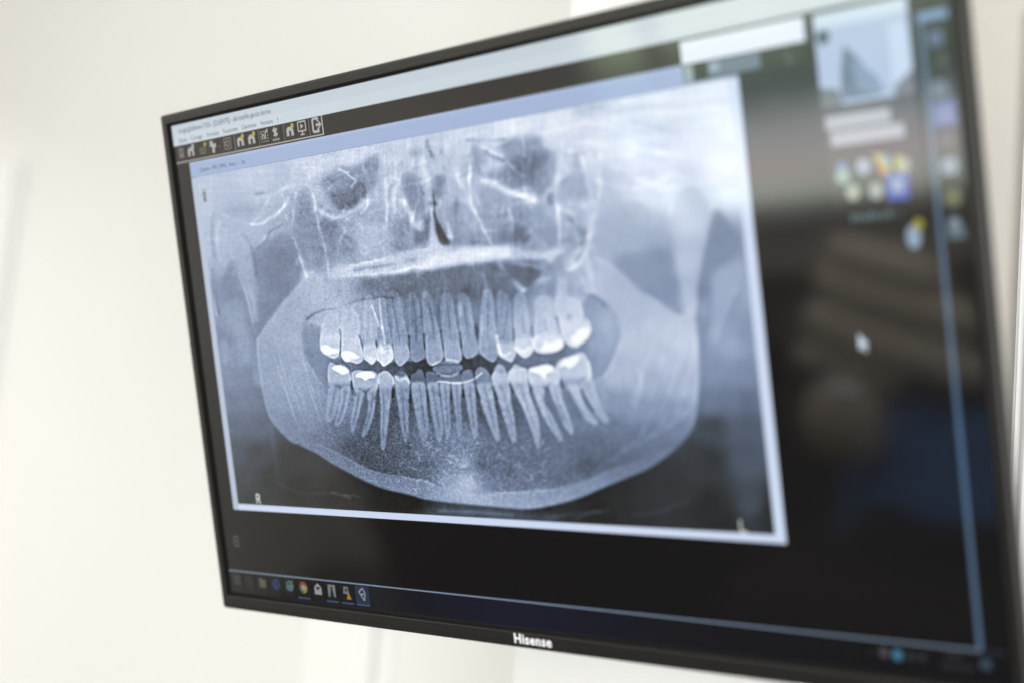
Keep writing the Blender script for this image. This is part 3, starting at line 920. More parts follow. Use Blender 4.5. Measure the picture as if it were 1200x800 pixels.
    lift = field([(240, 220, 14), (400, 200, 16), (600, 170, 12), (700, 150, -6), (800, 150, -16), (870, 200, -14), (780, 200, -14), (840, 240, -10), (400, 265, -4), (470, 260, -2), (540, 265, 0), (600, 260, 0), (650, 270, 2), (500, 303, 14), (560, 300, 14), (430, 315, 10), (760, 260, 2),
                  (280, 300, 8), (330, 420, 2), (400, 400, 16), (520, 410, 10), (640, 400, 18), (400, 450, 12), (530, 460, 12), (650, 450, 16),
                  (760, 400, 20), (800, 440, 16), (740, 360, 14), (350, 400, 8), (330, 450, 4), (450, 530, 2), (545, 560, 10), (650, 530, 4), (300, 520, 0), (500, 600, -4), (750, 590, -4),
                  (860, 500, 0), (850, 300, -4), (805, 270, 4), (520, 340, 2), (600, 340, 4), (300, 580, -4)], e=18)
    G = G + lift
    return np.clip(G, 6, 253)


# tone -> colour of the panel showing the film
TONE = np.array([0, 36, 60, 80, 100, 120, 140, 160, 180, 200, 220, 245, 255], float)
TR = np.array([3, 26, 46, 64, 83, 103, 124, 146, 169, 192, 216, 243, 252], float)
TG = np.array([4, 26, 50, 72, 95, 117, 140, 162, 183, 204, 225, 247, 254], float)
TB = np.array([4, 25, 53, 83, 114, 143, 168, 189, 208, 225, 240, 252, 255], float)

TW, TH = 2048, 1152
PXMM = TW / (2000 * W2)
SCR = None


def sx(x):
    return (x + 1000 * W2) * PXMM


def sy(y):
    return (1000 * H2 - y) * PXMM


def srect(x0, y0, x1, y1, c, a=1.0):
    i0, i1 = max(0, int(round(sx(min(x0, x1))))), min(TW, int(round(sx(max(x0, x1)))))
    j0, j1 = max(0, int(round(sy(max(y0, y1))))), min(TH, int(round(sy(min(y0, y1)))))
    SCR[j0:j1, i0:i1] = SCR[j0:j1, i0:i1] * (1 - a) + np.array(c, float) * a


def spoly(pts, c, a=1.0):
    P = np.array([(sx(x), sy(y)) for x, y in pts])
    i0, i1 = max(0, int(P[:, 0].min()) - 1), min(TW, int(P[:, 0].max()) + 2)
    j0, j1 = max(0, int(P[:, 1].min()) - 1), min(TH, int(P[:, 1].max()) + 2)
    mk = 0
    for ox, oy in ((.25, .25), (.75, .25), (.25, .75), (.75, .75)):
        Y, X = np.mgrid[j0:j1, i0:i1].astype(float)
        mk = mk + fill(P, X + ox, Y + oy) / 4
    mk = (mk * a)[..., None]
    SCR[j0:j1, i0:i1] = SCR[j0:j1, i0:i1] * (1 - mk) + np.array(c, float) * mk


def sline(pts, w, c, a=1.0):
    for (x0, y0), (x1, y1) in zip(pts[:-1], pts[1:]):
        d = math.hypot(x1 - x0, y1 - y0) or 1
        nx, ny = -(y1 - y0) / d * w / 2, (x1 - x0) / d * w / 2
        spoly([(x0 + nx, y0 + ny), (x1 + nx, y1 + ny), (x1 - nx, y1 - ny), (x0 - nx, y0 - ny)], c, a)


def sdisc(x, y, r, c, a=1.0, ry=None):
    t = np.linspace(0, 2 * np.pi, 24, endpoint=False)
    spoly([(x + r * math.cos(k), y + (ry or r) * math.sin(k)) for k in t], c, a)


# element rectangles on the screen, mm (x0, y0, x1, y1)
RAD = (-329.4, -124.8, 213.5, 163.6)
TITLE = (-347.5, 178.9, 322.6, 196.25)
TOOLS = [-338.2, -324.8, -308.2, -294.2, -274.9, -258.1, -243.8, -227.6, -213.8, -196.0, -181.7, -164.7]
TASKS = [-337.1, -320.8, -302.4, -284.3, -266.7, -249.4, -231.2, -214.5, -196.2, -178.2]


def screen_picture():
    global SCR
    SCR = np.zeros((TH, TW, 3))
    SCR[:] = (7, 6, 7)
    # program head
    srect(*TITLE, (190, 202, 212))
    srect(-347.5, 178.9, 322.6, 187.5, (196, 207, 216))
    # tool strip
    srect(-347, 165.8, -158, 178.9, (34, 31, 29))
    srect(-347, 164.7, -157.4, 165.7, (168, 168, 164))
    srect(-158.6, 165, -157.4, 178.9, (196, 196, 192))
    for x in (-301, -265.7, -234.9, -203.4, -173.5):
        srect(x - .4, 166, x + .4, 178.6, (120, 118, 114))
    lt, mid, yel = (192, 194, 196), (132, 132, 130), (196, 180, 78)
    yc = 172.6
    for i, x in enumerate(TOOLS):
        if i in (0,):
            srect(x - 3, yc - 4, x + 3, yc + 4, mid)
            srect(x - 1.2, yc - 1, x + 1.2, yc + 2.5, (50, 48, 46))
        elif i in (1, 5, 6, 9):
            c = lt if i > 1 else (190, 190, 188)
            spoly([(x - 4.4, yc - 4.2), (x - 4.4, yc + 1), (x - 2.4, yc + 3), (x + 1.6, yc + 3), (x + 3.8, yc + 1), (x + 4.4, yc - 4.2)], c)
            srect(x - 1.5, yc - 4.2, x + 1.2, yc - .2, (40, 38, 36))
            spoly([(x + .6, yc + 1.8), (x + 2, yc + 5.4), (x + 4.6, yc + 5), (x + 5, yc + 2.6), (x + 2.4, yc + .6)], yel if i > 1 else lt)
        elif i == 2:
            sline([(x - 4, yc - 3.6), (x + 3.4, yc - 3.6), (x + 3.4, yc + .6), (x - 4, yc + .6), (x - 4, yc - 3.6)], .9, mid)
            sline([(x - 3, yc - 1.5), (x + 2.6, yc - 1.5)], .8, mid)
            sdisc(x + 3.2, yc + 3.2, 1.7, yel)
        elif i == 3:
            spoly([(x - 4.2, yc + .2), (x - 4.2, yc + 4.4), (x - .6, yc + 5.2), (x + .4, yc + 1.8), (x + 3.6, yc + 2.6), (x + 3.8, yc - .6),
                   (x + 1.6, yc - 1.4), (x + 1.4, yc - 5), (x - 1.8, yc - 5), (x - 1.4, yc - .6)], lt)
            spoly([(x + 6.6, yc - .4), (x + 9, yc - .4), (x + 7.8, yc - 1.8)], mid)
        elif i == 4:
            sline([(x - 4.4, yc - 4.2), (x + 4.4, yc - 4.2), (x + 4.4, yc + 4.2), (x - 4.4, yc + 4.2), (x - 4.4, yc - 4.2)], .9, mid)
            sdisc(x, yc, 2.8, mid)
            sdisc(x, yc, 1.6, (40, 38, 36))
            sline([(x - 3, yc - 2), (x - 3, yc + 2)], .8, mid)
        elif i == 7:
            for k in range(5):
                srect(x - 5 + k * 2.1, yc - 4.8, x - 4 + k * 2.1, yc - 3.8, lt)
                srect(x - 5 + k * 2.1, yc + 3, x - 4 + k * 2.1, yc + 4, lt)
            for k in range(4):
                srect(x - 5, yc - 4.8 + k * 2.2, x - 4, yc - 3.8 + k * 2.2, lt)
                srect(x + 3.6, yc - 4.8 + k * 2.2, x + 4.6, yc - 3.8 + k * 2.2, lt)
            sline([(x - 2.6, yc - 2.6), (x - 2.6, yc + 1.6), (x - .4, yc + .6), (x - .4, yc - 2.6)], 1, lt)
            sline([(x + 1.2, yc - 2.6), (x + 1.2, yc + 2), (x + 4.6, yc + 5)], 1.1, lt)
        elif i == 8:
            spoly([(x - 3.6, yc + 2.4), (x - .8, yc + 5.6), (x + .4, yc + 3.6), (x + 3.2, yc + 4.4), (x + 1.2, yc + 1), (x + 3.4, yc - .6),
                   (x + .2, yc - 2.4), (x - 3, yc - 1.4), (x - 1.2, yc + .6)], lt)
            for k in range(4):
                srect(x - 4 + k * 2.1, yc - 5.4, x - 2.6 + k * 2.1, yc - 3.6, (176, 176, 174))
        elif i == 10:
            sline([(x - 4.4, yc - 2), (x + 4.4, yc - 2), (x + 4.4, yc + 5), (x - 4.4, yc + 5), (x - 4.4, yc - 2)], 1.2, lt)
            spoly([(x - 1.6, yc - .6), (x - 1.6, yc + 3.6), (x + 2, yc + 1.5)], lt)
            srect(x - .6, yc - 4.4, x + .6, yc - 2, lt)
            srect(x - 2.4, yc - 5.2, x + 2.4, yc - 4.2, lt)
        elif i == 11:
            sline([(x + 1.8, yc - 4.6), (x - 4.2, yc - 4.6), (x - 4.2, yc + 5), (x + 1.8, yc + 5)], 2.0, lt)
            srect(x + .9, yc + 2.4, x + 2.7, yc + 6, lt)
            srect(x + .9, yc - 5.6, x + 2.7, yc - 2, lt)
            spoly([(x - .6, yc - .9), (x + 2.8, yc - .9), (x + 2.8, yc - 2.8), (x + 6, yc + .2), (x + 2.8, yc + 3.2), (x + 2.8, yc + 1.3), (x - .6, yc + 1.3)], lt)
    # picture window: frame, head and film
    srect(-347, 163.8, -329.4, 164.6, (40, 38, 36))
    srect(*RAD, (204, 217, 241))
    srect(RAD[0], RAD[1], -322, RAD[3], (180, 192, 212))
    srect(RAD[0], 151.2, RAD[2], RAD[3], (156, 175, 210))
    srect(RAD[0], 161.5, RAD[2], RAD[3], (166, 184, 216))
    srect(RAD[0], 150.7, RAD[2], 151.3, (120, 134, 168))
    g = radiograph()
    x0, x1, y0, y1 = -322.0, 206.0, -119.8, 150.7
    i0, i1, j0, j1 = int(sx(x0)), int(sx(x1)), int(sy(y1)), int(sy(y0))
    X, Y = np.meshgrid((np.arange(i0, i1) + .5) / PXMM - 1000 * W2, 1000 * H2 - (np.arange(j0, j1) + .5) / PXMM)
    u, v = from_screen(X, Y)
    u = np.clip((u - CX0) * CS - .5, 0, CW - 1.01)
    v = np.clip((v - CY0) * CS - .5, 0, CH - 1.01)
    iu, iv = u.astype(int), v.astype(int)
    fu, fv = u - iu, v - iv
    t = (g[iv, iu] * (1 - fu) + g[iv, iu + 1] * fu) * (1 - fv) + (g[iv + 1, iu] * (1 - fu) + g[iv + 1, iu + 1] * fu) * fv
    SCR[j0:j1, i0:i1] = np.stack([np.interp(t, TONE, TR), np.interp(t, TONE, TG), np.interp(t, TONE, TB)], -1)
    # film marks: R, L, a small sign
    w = (224, 226, 218)
    sline([(-296, -118.6), (-296, -111.0), (-293, -111.0), (-291.6, -112.8), (-293, -114.6), (-296, -114.6)], 1.3, w)
    sline([(-294, -114.6), (-291.2, -118.6)], 1.3, w)
    sline([(181.5, -111.5), (181.5, -118.9), (185.5, -118.9)], 1.5, (206, 212, 206))
    for k, (a, b) in enumerate(((2.6, 70), (0, 90), (-2.6, 60))):
        srect(-315.6, 134.5 + a - 1, -313, 134.5 + a + 1, (b, b + 4, b + 4))
    sline([(-316.4, 130), (-316.4, 140), (-312.4, 140), (-312.4, 130), (-316.4, 130)], .5, (130, 136, 136))
    # floating small window
    srect(174.6, 163.4, 260.4, 177.2, (224, 233, 246))
    srect(174.6, 152.2, 260.4, 163.4, (30, 33, 28))
    srect(175.2, 152.6, 182, 162.6, (150, 166, 172))
    srect(193, 153.4, 229.5, 162.6, (104, 120, 134))
    srect(194, 156.5, 201, 161.5, (150, 166, 184))
    srect(246, 152.5, 252, 156, (66, 74, 70))
    srect(245, 157.5, 250, 160.5, (60, 66, 64))
    # thumbnail window
    srect(266.6, 125, 324, 176.6, (172, 190, 218))
    srect(266.6, 168.2, 324, 176.6, (200, 216, 232))
    srect(312, 128, 323.4, 164, (192, 210, 234))
    spoly([(284, 157), (281, 144), (279, 127), (303, 127), (298, 140), (291, 150)], (96, 118, 142))
    spoly([(287, 150), (290, 132), (308, 127), (302, 138)], (130, 150, 178))
    spoly([(266.6, 136), (278, 134), (280, 125), (266.6, 125)], (96, 106, 112))
    spoly([(312, 130), (324, 138), (324, 125), (312, 125)], (112, 116, 130))
    sdisc(271.8, 163.5, 4.2, (70, 84, 104))
    # panel with sliders and buttons
    srect(267.5, 70, 326, 125, (52, 49, 54))
    srect(268, 112.2, 308.5, 120, (222, 230, 242))
    srect(270.4, 103, 315.5, 110.6, (226, 232, 244))
    srect(309, 112, 324, 124, (74, 72, 82))
    for (x, y, c) in ((275.5, 91, (120, 140, 210)), (275.5, 86, (176, 206, 196)), (288.9, 90, (192, 204, 226)), (301.5, 90.5, (150, 196, 220)),
                      (312.5, 88, (196, 200, 190)), (280.9, 76.5, (206, 212, 196)), (295.2, 75.8, (200, 208, 202))):
        sdisc(x, y, 4.6 if y != 91 else 3.6, c)
    spoly([(295, 96), (299, 96), (306, 85), (301, 84)], (220, 212, 84))
    spoly([(297, 90), (300, 90), (304, 83), (300, 83)], (222, 130, 90))
    spoly([(308, 93), (312, 94), (313, 84), (309, 85)], (214, 206, 110))
    srect(301.6, 69.4, 315.4, 84, (84, 110, 224))
    srect(305, 73.4, 312, 81, (190, 200, 240))
    for k in range(9):
        srect(278 + k * 3.7, 60.6, 280.8 + k * 3.7, 64.6 - (k % 3) * .6, (122, 152, 160), .9 if k < 7 else .45)
    sdisc(315.0, 49.0, 4.4, (176, 204, 232), ry=6.5)
    sdisc(318.4, 55.4, 3.2, (190, 186, 60))
    # pointer
    spoly([(275, -2), (275, -11.4), (277.2, -9.4), (278.8, -12.6), (280.2, -12), (278.8, -8.8), (281.6, -8.6)], (206, 222, 238))
    # right hand column
    srect(329.4, 161.4, 346.6, 166.2, (120, 152, 188))
    srect(329.6, -177.6, 332.4, 161.4, (82, 108, 136))
    sdisc(338.6, 151.8, 4.6, (112, 138, 178))
    sdisc(341.2, 139.8, 3.0, (88, 96, 62))
    sdisc(338.0, 125.2, 5.0, (128, 148, 172))
    srect(333.4, 105.5, 346.4, 119, (112, 138, 216))
    srect(337, 109, 343, 115, (160, 170, 220))
    sdisc(339.6, 97.9, 4.6, (98, 98, 110))
    sdisc(339.7, 84.4, 5.0, (184, 198, 226))
    sdisc(339.9, 67.7, 5.2, (134, 146, 118))
    sdisc(339.7, 67.7, 2.2, (160, 152, 40))
    spoly([(335, 46), (346, 46), (343.6, 54), (341, 58), (337.6, 58), (335.6, 53)], (120, 144, 160))
    sdisc(339.4, 54, 3, (170, 190, 210))
    # little box at the left
    sline([(-334.6, -156), (-328.8, -156), (-328.8, -148), (-334.6, -148), (-334.6, -156)], .9, (104, 104, 100))
    spoly([(-332.8, -153), (-330.4, -152), (-331.6, -150)], (112, 112, 108))
    # task bar
    for k in range(140):
        q = math.exp(-((k * 5 - 349 + 20) / 130) ** 2)
        srect(-349 + k * 5, -196.25, -344 + k * 5, -177.9, (9 + 6 * q, 10 + 8 * q, 15 + 20 * q))
    srect(-347, -178.1, 331, -177.1, (126, 144, 164))
    srect(331, -178.6, 346, -176.9, (40, 44, 56))
    yb = -185.2
    x = TASKS[0]
    for a in (-1, 1):
        for b in (-1, 1):
            srect(x + a * 2.2 - 1.8, yb + b * 2.2 - 1.8, x + a * 2.2 + 1.8, yb + b * 2.2 + 1.8, (108, 112, 116))
    x = TASKS[1]
    sdisc(x, yb, 3.6, (96, 98, 100))
    sdisc(x, yb, 2.3, (26, 27, 34))
    srect(x - 4.4, yb - 3.6, x - .2, yb + .4, (26, 27, 34))
    x = TASKS[2]
    spoly([(x - 4.2, yb - 4), (x + 4.2, yb - 4), (x + 4.2, yb + 3), (x - .4, yb + 3), (x - 1.4, yb + 4.2), (x - 4.2, yb + 4.2)], (158, 150, 128))
    x = TASKS[3]
    sdisc(x, yb, 4.6, (52, 92, 176))
    sdisc(x + .8, yb + .4, 2.0, (24, 30, 52))
    srect(x - 1.4, yb - 1.6, x + 4.8, yb - .4, (52, 92, 176))
    x = TASKS[4]
    sdisc(x, yb, 4.6, (128, 186, 208))
    sdisc(x, yb + .6, 2.2, (40, 70, 90))
    srect(x - 2.4, yb - 1, x + 4.6, yb + .4, (170, 208, 214))
    sline([(x - 5, yb - 3.4), (x + 4.6, yb + 4.8)], 1.0, (196, 184, 90))
    x = TASKS[5]
    sdisc(x, yb, 4.8, (206, 178, 76))
    spoly([(x - 4.8, yb), (x - 3.4, yb + 3.4), (x, yb + 4.8), (x + 3.4, yb + 3.4), (x + 4.6, yb + 1.4), (x, yb + 1.4), (x - 2, yb - 1)], (196, 88, 76))
    spoly([(x - 4.7, yb + 1), (x - 1.6, yb - 1.4), (x + .6, yb - 2.4), (x - .6, yb - 4.8), (x - 3.4, yb - 3.4)], (88, 152, 92))
    sdisc(x, yb, 2.2, (188, 204, 224))
    x = TASKS[6]
    spoly([(x - 4.4, yb - 4.4), (x + 4.4, yb - 4.4), (x + 4.4, yb + 1.6), (x, yb + 5), (x - 4.4, yb + 1.6)], (206, 208, 206))
    spoly([(x - 3.2, yb + 1.8), (x + 3.2, yb + 1.8), (x, yb - 1)], (34, 36, 42))
    x = TASKS[7]
    srect(x - 4.4, yb - 5, x + 4.4, yb + 5, (164, 170, 176))
    spoly([(x - 2.4, yb - 5), (x - .9, yb + 1.4), (x - .9, yb + 3.4), (x + 1.1, yb + 3.4), (x + 1.1, yb + 1.4), (x + 2.6, yb - 5)], (26, 28, 34))
    x = TASKS[8]
    spoly([(x - 4.6, yb - 1), (x - 3.4, yb + 4.6), (x + 1.6, yb + 4.6), (x + 2.6, yb - 1.6)], (158, 164, 172))
    srect(x - 2, yb + .8, x + .8, yb + 3.2, (70, 78, 92))
    spoly([(x - 1.2, yb - 5.4), (x + 5, yb - 5.4), (x + 1.8, yb + .6)], (214, 168, 62))
    x = TASKS[9]
    srect(x - 8, -193.6, x + 8, -178.6, (46, 62, 98))
    sline([(x - 3.6, yb + 1.6), (x + 1, yb + 4.8), (x + 3.4, yb + 1), (x + 2, yb - 5), (x - 3.6, yb + 1.6)], 1.2, (204, 208, 204))
    sline([(x - 2, yb - .4), (x + 2.4, yb + .4)], 1.2, (204, 208, 204))
    for k in (5, 7, 8, 9):
        srect(TASKS[k] - 7.4, -194.4, TASKS[k] + 7.4, -193.4, (86, 118, 182))
    # tray
    spoly([(260.8, -186.6), (264.2, -186.6), (262.5, -183.6)], (74, 70, 70))
    sdisc(271.4, -184.6, 3.2, (104, 94, 100))
    sdisc(279.9, -185.1, 3.4, (92, 160, 198))
    srect(285.8, -187.8, 291, -182.8, (58, 62, 70))
    spoly([(293.4, -186.4), (295, -186.4), (297.4, -188.4), (297.4, -181.8), (295, -183.4), (293.4, -183.4)], (74, 76, 80))
    srect(310, -183.4, 320, -180.4, (58, 58, 66))
    srect(306, -190, 326, -186.6, (50, 50, 60))
    srect(330.2, -187.4, 336.4, -182, (78, 104, 126))
    # the side panel and the task icons glow less than the film
    for (x0, y0, x1, y1), k in (((267.5, 40, 328, 124.9), .80), ((333, 40, 348, 160), .74), ((255, -196, 349, -178.8), .7), ((-345, -192.6, -255, -178.8), .55), ((-255, -194.6, -168, -178.8), .7), ((266, 100, 318, 121), .9), ((-346, 166, -158, 178.7), .88)):
        i0, i1, j0, j1 = int(sx(x0)), int(sx(x1)), int(sy(y1)), int(sy(y0))
        SCR[j0:j1, i0:i1] *= k
    return np.clip(SCR, 0, 255) / 255.0


# ------------------------------------------------------------------ materials
M = {}
M['wall'] = mat('painted_wall', (0.80, 0.79, 0.772), .75, .3, bump=.25, bscale=140, var=.015, vscale=1.5)
M['wall_side'] = mat('painted_side_wall', (0.82, 0.81, 0.77), .75, .3, bump=.25, bscale=140, var=.015, vscale=1.5)
M['wall_back'] = mat('painted_rear_wall', (0.62, 0.58, 0.52), .8, .3, bump=.2, bscale=90, var=.06, vscale=2)
M['column'] = mat('white_column_paint', (0.87, 0.865, 0.85), .7, .3, bump=.2, bscale=140, var=.01, vscale=2)
M['beige'] = mat('beige_wall_paint', (0.55, 0.525, 0.475), .75, .3, bump=.25, bscale=140, var=.015, vscale=2)
M['gloss_white'] = mat('white_lacquer', (0.84, 0.835, 0.82), .42, .4, bump=.08, bscale=60, var=.01, vscale=4)
M['floor'] = mat('dark_floor', (0.13, 0.118, 0.105), .6, .3, bump=.1, bscale=30, var=.15, vscale=5)
M['bezel'] = mat('black_plastic_frame', (0.012, 0.011, 0.0105), .36, .4, bump=.06, bscale=900, var=.08, vscale=30)
M['lip'] = mat('screen_gasket', (0.004, 0.004, 0.004), .7, .2)
M['back'] = mat('black_plastic_back', (0.02, 0.02, 0.02), .6, .4, bump=.15, bscale=500)
M['logo'] = mat('silver_logo_print', (0.86, 0.87, 0.88), .35, .5)
M['steel'] = mat('black_steel', (0.03, 0.03, 0.032), .45, .5, metal=.6)
M['beige_vinyl'] = mat('beige_vinyl', (0.72, 0.65, 0.54), .55, .4, bump=.1, bscale=40, var=.05)
M['blue_cloth'] = mat('blue_cloth', (0.05, 0.13, 0.32), .9, .1, bump=.3, bscale=80, var=.1)
M['dark_text'] = mat('screen_lettering', (0.05, 0.06, 0.08), .4, .4)

# ------------------------------------------------------------------ setting
WALL_Y = 0.78        # wall behind the television
COL_Y = 0.24         # face of the column that carries the television


def sheet(name, pts, mt, thick_dir=None):
    me = bpy.data.meshes.new(name)
    me.from_pydata([tuple(p) for p in pts], [], [tuple(range(len(pts)))])
    me.update()
    return link(name, me, mt)


fl = tag(sheet('floor', [(-4, -2.4, 0), (2.6, -2.4, 0), (2.6, 1.0, 0), (-4, 1.0, 0)], M['floor']), kind='structure')
colL = on_y(632, 400, COL_Y).x
tag(box('wall', (-3.6, WALL_Y, 0), (0.42, WALL_Y + .1, 3.2), M['wall']), kind='structure')
tag(box('wall_left', (-3.72, -2.3, 0), (-3.602, WALL_Y - .002, 3.2), M['wall_side']), kind='structure')
tag(box('wall_back', (-3.59, -2.42, 0), (2.6, -2.3, 3.2), M['wall_back']), kind='structure')
tag(box('wall_column', (colL, COL_Y, 0), (0.10, WALL_Y - .003, 3.2), M['column'], bev=.004), kind='structure')
tag(box('wall_right', (0.103, COL_Y + .10, 0), (2.6, WALL_Y - .003, 3.2), M['beige']), kind='structure')

# white trim board on the beige wall at the right edge
tr = on_y(1196, 500, COL_Y + .10).x
t = tag(empty('wall_trim', (tr, COL_Y + .10, 0)), 'pale vertical trim board on the beige wall right of the screen', 'trim')
box('board', (0, -.018, 0), (.07, 0, 2.06), M['gloss_white'], t, bev=.004)
box('bead', (.012, -.026, 0), (.026, -.0185, 2.05), M['gloss_white'], t, bev=.003)

# door behind the television, only its lower part shows under the screen
xa = on_y(370, 770, WALL_Y).x
xb = on_y(446, 770, WALL_Y).x
xc = on_y(470, 770, WALL_Y).x
d = tag(empty('door', (xa, WALL_Y, 0)), 'white door with casing seen below the screen, left of the column', 'door')
cas = box('casing', (0, -.03, 0), (xb - xa, 0, 2.10), M['gloss_white'], d, bev=.006, seg=3)
box('casing', (xb - xa + .002, -.03, 2.03), (colL - xa + .3, 0, 2.10), M['gloss_white'], d, bev=.006, seg=3)
box('jamb', (xb - xa + .002, -.012, 0), (xc - xa, 0, 2.028), M['gloss_white'], d, bev=.003)
leaf = box('door_leaf', (xc - xa + .004, -.02, .01), (colL - xa + .3, 0, 2.024), M['wall'], d, bev=.004)

# white panelled frame on the wall, only its corner shows at the left edge
q = on_y(13, 186, WALL_Y - .035)
c = tag(empty('door_frame', (q.x, WALL_Y, 0)), 'white door frame corner at the far left edge of the wall', 'door frame')
box('upright', (-.11, -.035, 0), (0, 0, q.z), M['gloss_white'], c, bev=.004)
box('lintel', (-1.0, -.035, q.z - .11), (-.112, 0, q.z), M['gloss_white'], c, bev=.004)

# dark sideboard added along the rear wall to darken the screen's lower reflection
sb = tag(empty('sideboard', (-1.4, -2.29, 0)), 'added dark low sideboard that darkens the mirror image along the bottom of the screen', 'sideboard')
M['dark_wood'] = mat('dark_wood', (0.022, 0.017, 0.014), .6, .3, bump=.1, bscale=30, var=.2, vscale=8)
box('carcass', (-1.35, 0, .05), (3.4, .38, .93), M['dark_wood'], sb, bev=.004)
box('top_board', (-1.37, 0, .9305), (3.42, .40, .955), M['dark_wood'], sb, bev=.004)
for k in range(6):
    dr = box('sideboard_door', (-1.34 + k * .79, .3805, .08), (-.554 + k * .79, .398, .92), M['dark_wood'], sb, bev=.003)

# ------------------------------------------------------------------ things seen only mirrored in the screen
wy = -2.285
w0 = reflect_y(1150, 40, wy)
w1 = reflect_y(680, 70, wy)
win = tag(empty('window', (w1.x, wy, 1.0)), 'bright window mirrored in the upper right of the dark screen', 'window')
ww = w0.x - w1.x + .25
zb, zt = reflect_y(930, 255, wy).z - 1.0, .95
pm = bpy.data.materials.new('daylight_pane')
pm.use_nodes = True
nt = pm.node_tree
b = nt.nodes['Principled BSDF']
b.inputs['Base Color'].default_value = (.05, .05, .05, 1)
b.inputs['Roughness'].default_value = .1
tc = nt.nodes.new('ShaderNodeTexCoord')
sp = nt.nodes.new('ShaderNodeSeparateXYZ')
nt.links.new(tc.outputs['Object'], sp.inputs[0])
nz = nt.nodes.new('ShaderNodeTexNoise')
nz.inputs['Scale'].default_value = 4
nt.links.new(tc.outputs['Object'], nz.inputs['Vector'])
ma = nt.nodes.new('ShaderNodeMath')
ma.operation = 'MULTIPLY_ADD'
ma.inputs[1].default_value = .16
nt.links.new(nz.outputs['Fac'], ma.inputs[0])
nt.links.new(sp.outputs['Z'], ma.inputs[2])
mr = nt.nodes.new('ShaderNodeMapRange')
mr.inputs['From Min'].default_value = zb + .08
mr.inputs['From Max'].default_value = zb + .60
nt.links.new(ma.outputs[0], mr.inputs['Value'])
rp = nt.nodes.new('ShaderNodeValToRGB')
e = rp.color_ramp.elements
e[0].position, e[0].color = 0.0, (.52, .60, .48, 1)
e[1].position, e[1].color = 1.0, (.50, .56, .36, 1)
for p, cc in ((.14, (.56, .66, .54, 1)), (.26, (.70, .62, .60, 1)), (.40, (.52, .56, .56, 1)), (.56, (.12, .165, .15, 1)), (.82, (.20, .25, .19, 1))):
    x = e.new(p)
    x.color = cc
nt.links.new(mr.outputs[0], rp.inputs['Fac'])
nt.links.new(rp.outputs['Color'], b.inputs['Emission Color'])
b.inputs['Emission Strength'].default_value = 8.0
half = reflect_y(772, 60, wy).x - w1.x
box('pane', (.05, 0, zb + .05), (half - .03, .012, zt - .05), pm, win)
box('pane', (half + .03, 0, zb + .05), (ww - .05, .012, zt - .05), pm, win)
fr = [((0, 0, zb), (.048, .03, zt)), ((ww - .048, 0, zb), (ww, .03, zt)), ((.05, 0, zb), (ww - .05, .03, zb + .048)),
      ((.05, 0, zt - .048), (ww - .05, .03, zt)), ((half - .028, 0, zb + .05), (half + .028, .03, zt - .05))]
for lo, hi in fr:
    box('frame', lo, hi, M['gloss_white'], win, bev=.004)

# reclined chair, padded in beige rolls, with a blue cloth on its seat
cy = -1.7
ch = tag(empty('dental_chair', (reflect_y(1040, 600, cy).x, cy, 0)), 'beige padded treatment chair mirrored in the lower right of the dark screen', 'chair')
ox = ch.location.x


def roll(name, pa, pb, r, mt, parent, origin):
    """a padded bar between two points"""
    a, b2 = Vector(pa) - origin, Vector(pb) - origin
    bm = bmesh.new()
    bmesh.ops.create_uvsphere(bm, u_segments=18, v_segments=12, radius=1)
    L = (b2 - a).length
    R = (b2 - a).to_track_quat('X', 'Z').to_matrix()
    for v in bm.verts:
        s = v.co.copy()
        k = math.copysign(abs(s.x) ** .35, s.x)
        rr = math.sqrt(max(0, 1 - abs(k) ** 6))
        yz = Vector((0, s.y, s.z))
        if yz.length > 1e-6:
            yz.normalize()
        v.co = (a + b2) / 2 + R @ Vector((k * L / 2, yz.y * rr * r * .8, yz.z * rr * r))
    me = bpy.data.meshes.new(name)
    bm.to_mesh(me)
    bm.free()
    return link(name, me, mt, parent, smooth=True)


org = ch.location.copy()
for (ax, ay, bx, by, rr) in ((968, 288, 1110, 330, .035), (955, 322, 1150, 382, .04), (942, 366, 1160, 440, .045), (930, 408, 1060, 450, .03)):
    roll('back_cushion', reflect_y(ax, ay, cy), reflect_y(bx, by, cy), rr, M['beige_vinyl'], ch, org)
hp = reflect_y(985, 480, cy + .12)
M['tan_vinyl'] = mat('tan_vinyl', (0.42, 0.35, 0.27), .45, .5, bump=.1, bscale=40, var=.05)
roll('head_stand_in', hp + Vector((-.075, 0, -.01)), hp + Vector((.075, 0, -.04)), .075, M['tan_vinyl'], ch, org)  # padded roll standing in for the mirrored person's head
pp = reflect_y(988, 456, cy + .14)
roll('highlight_roll', pp + Vector((-.035, 0, .005)), pp + Vector((.035, 0, -.015)), .024, M['gloss_white'], ch, org)  # small pale roll added as the highlight on top of the rounded form
pz = reflect_y(1040, 600, cy).z
box('seat', (-.30, -.28, pz - .16), (.34, .28, pz - .05), M['dark_wood'], ch, bev=.04, seg=3)
box('pedestal', (-.12, -.12, .03), (.14, .12, pz - .17), M['steel'], ch, bev=.02)
box('base_plate', (-.3, -.3, .0), (.32, .3, .03), M['steel'], ch, bev=.01)
box('back_support', (-.05, -.10, pz - .06), (.05, -.06, reflect_y(1050, 350, cy).z), M['steel'], ch, bev=.01)
bc = reflect_y(1075, 540, cy + .1)
bm = bmesh.new()
bmesh.ops.create_grid(bm, x_segments=16, y_segments=12, size=1)
for v in bm.verts:
    x, y = v.co.x, v.co.y
    v.co = Vector((x * .17, y * .10 - .02, .02 * math.sin(x * 5 + y * 3) - .10 * max(0, abs(x) - .55) - .06 * y))
bmesh.ops.solidify(bm, geom=bm.faces[:], thickness=.006)
me = bpy.data.meshes.new('cloth')
bm.to_mesh(me)
bm.free()
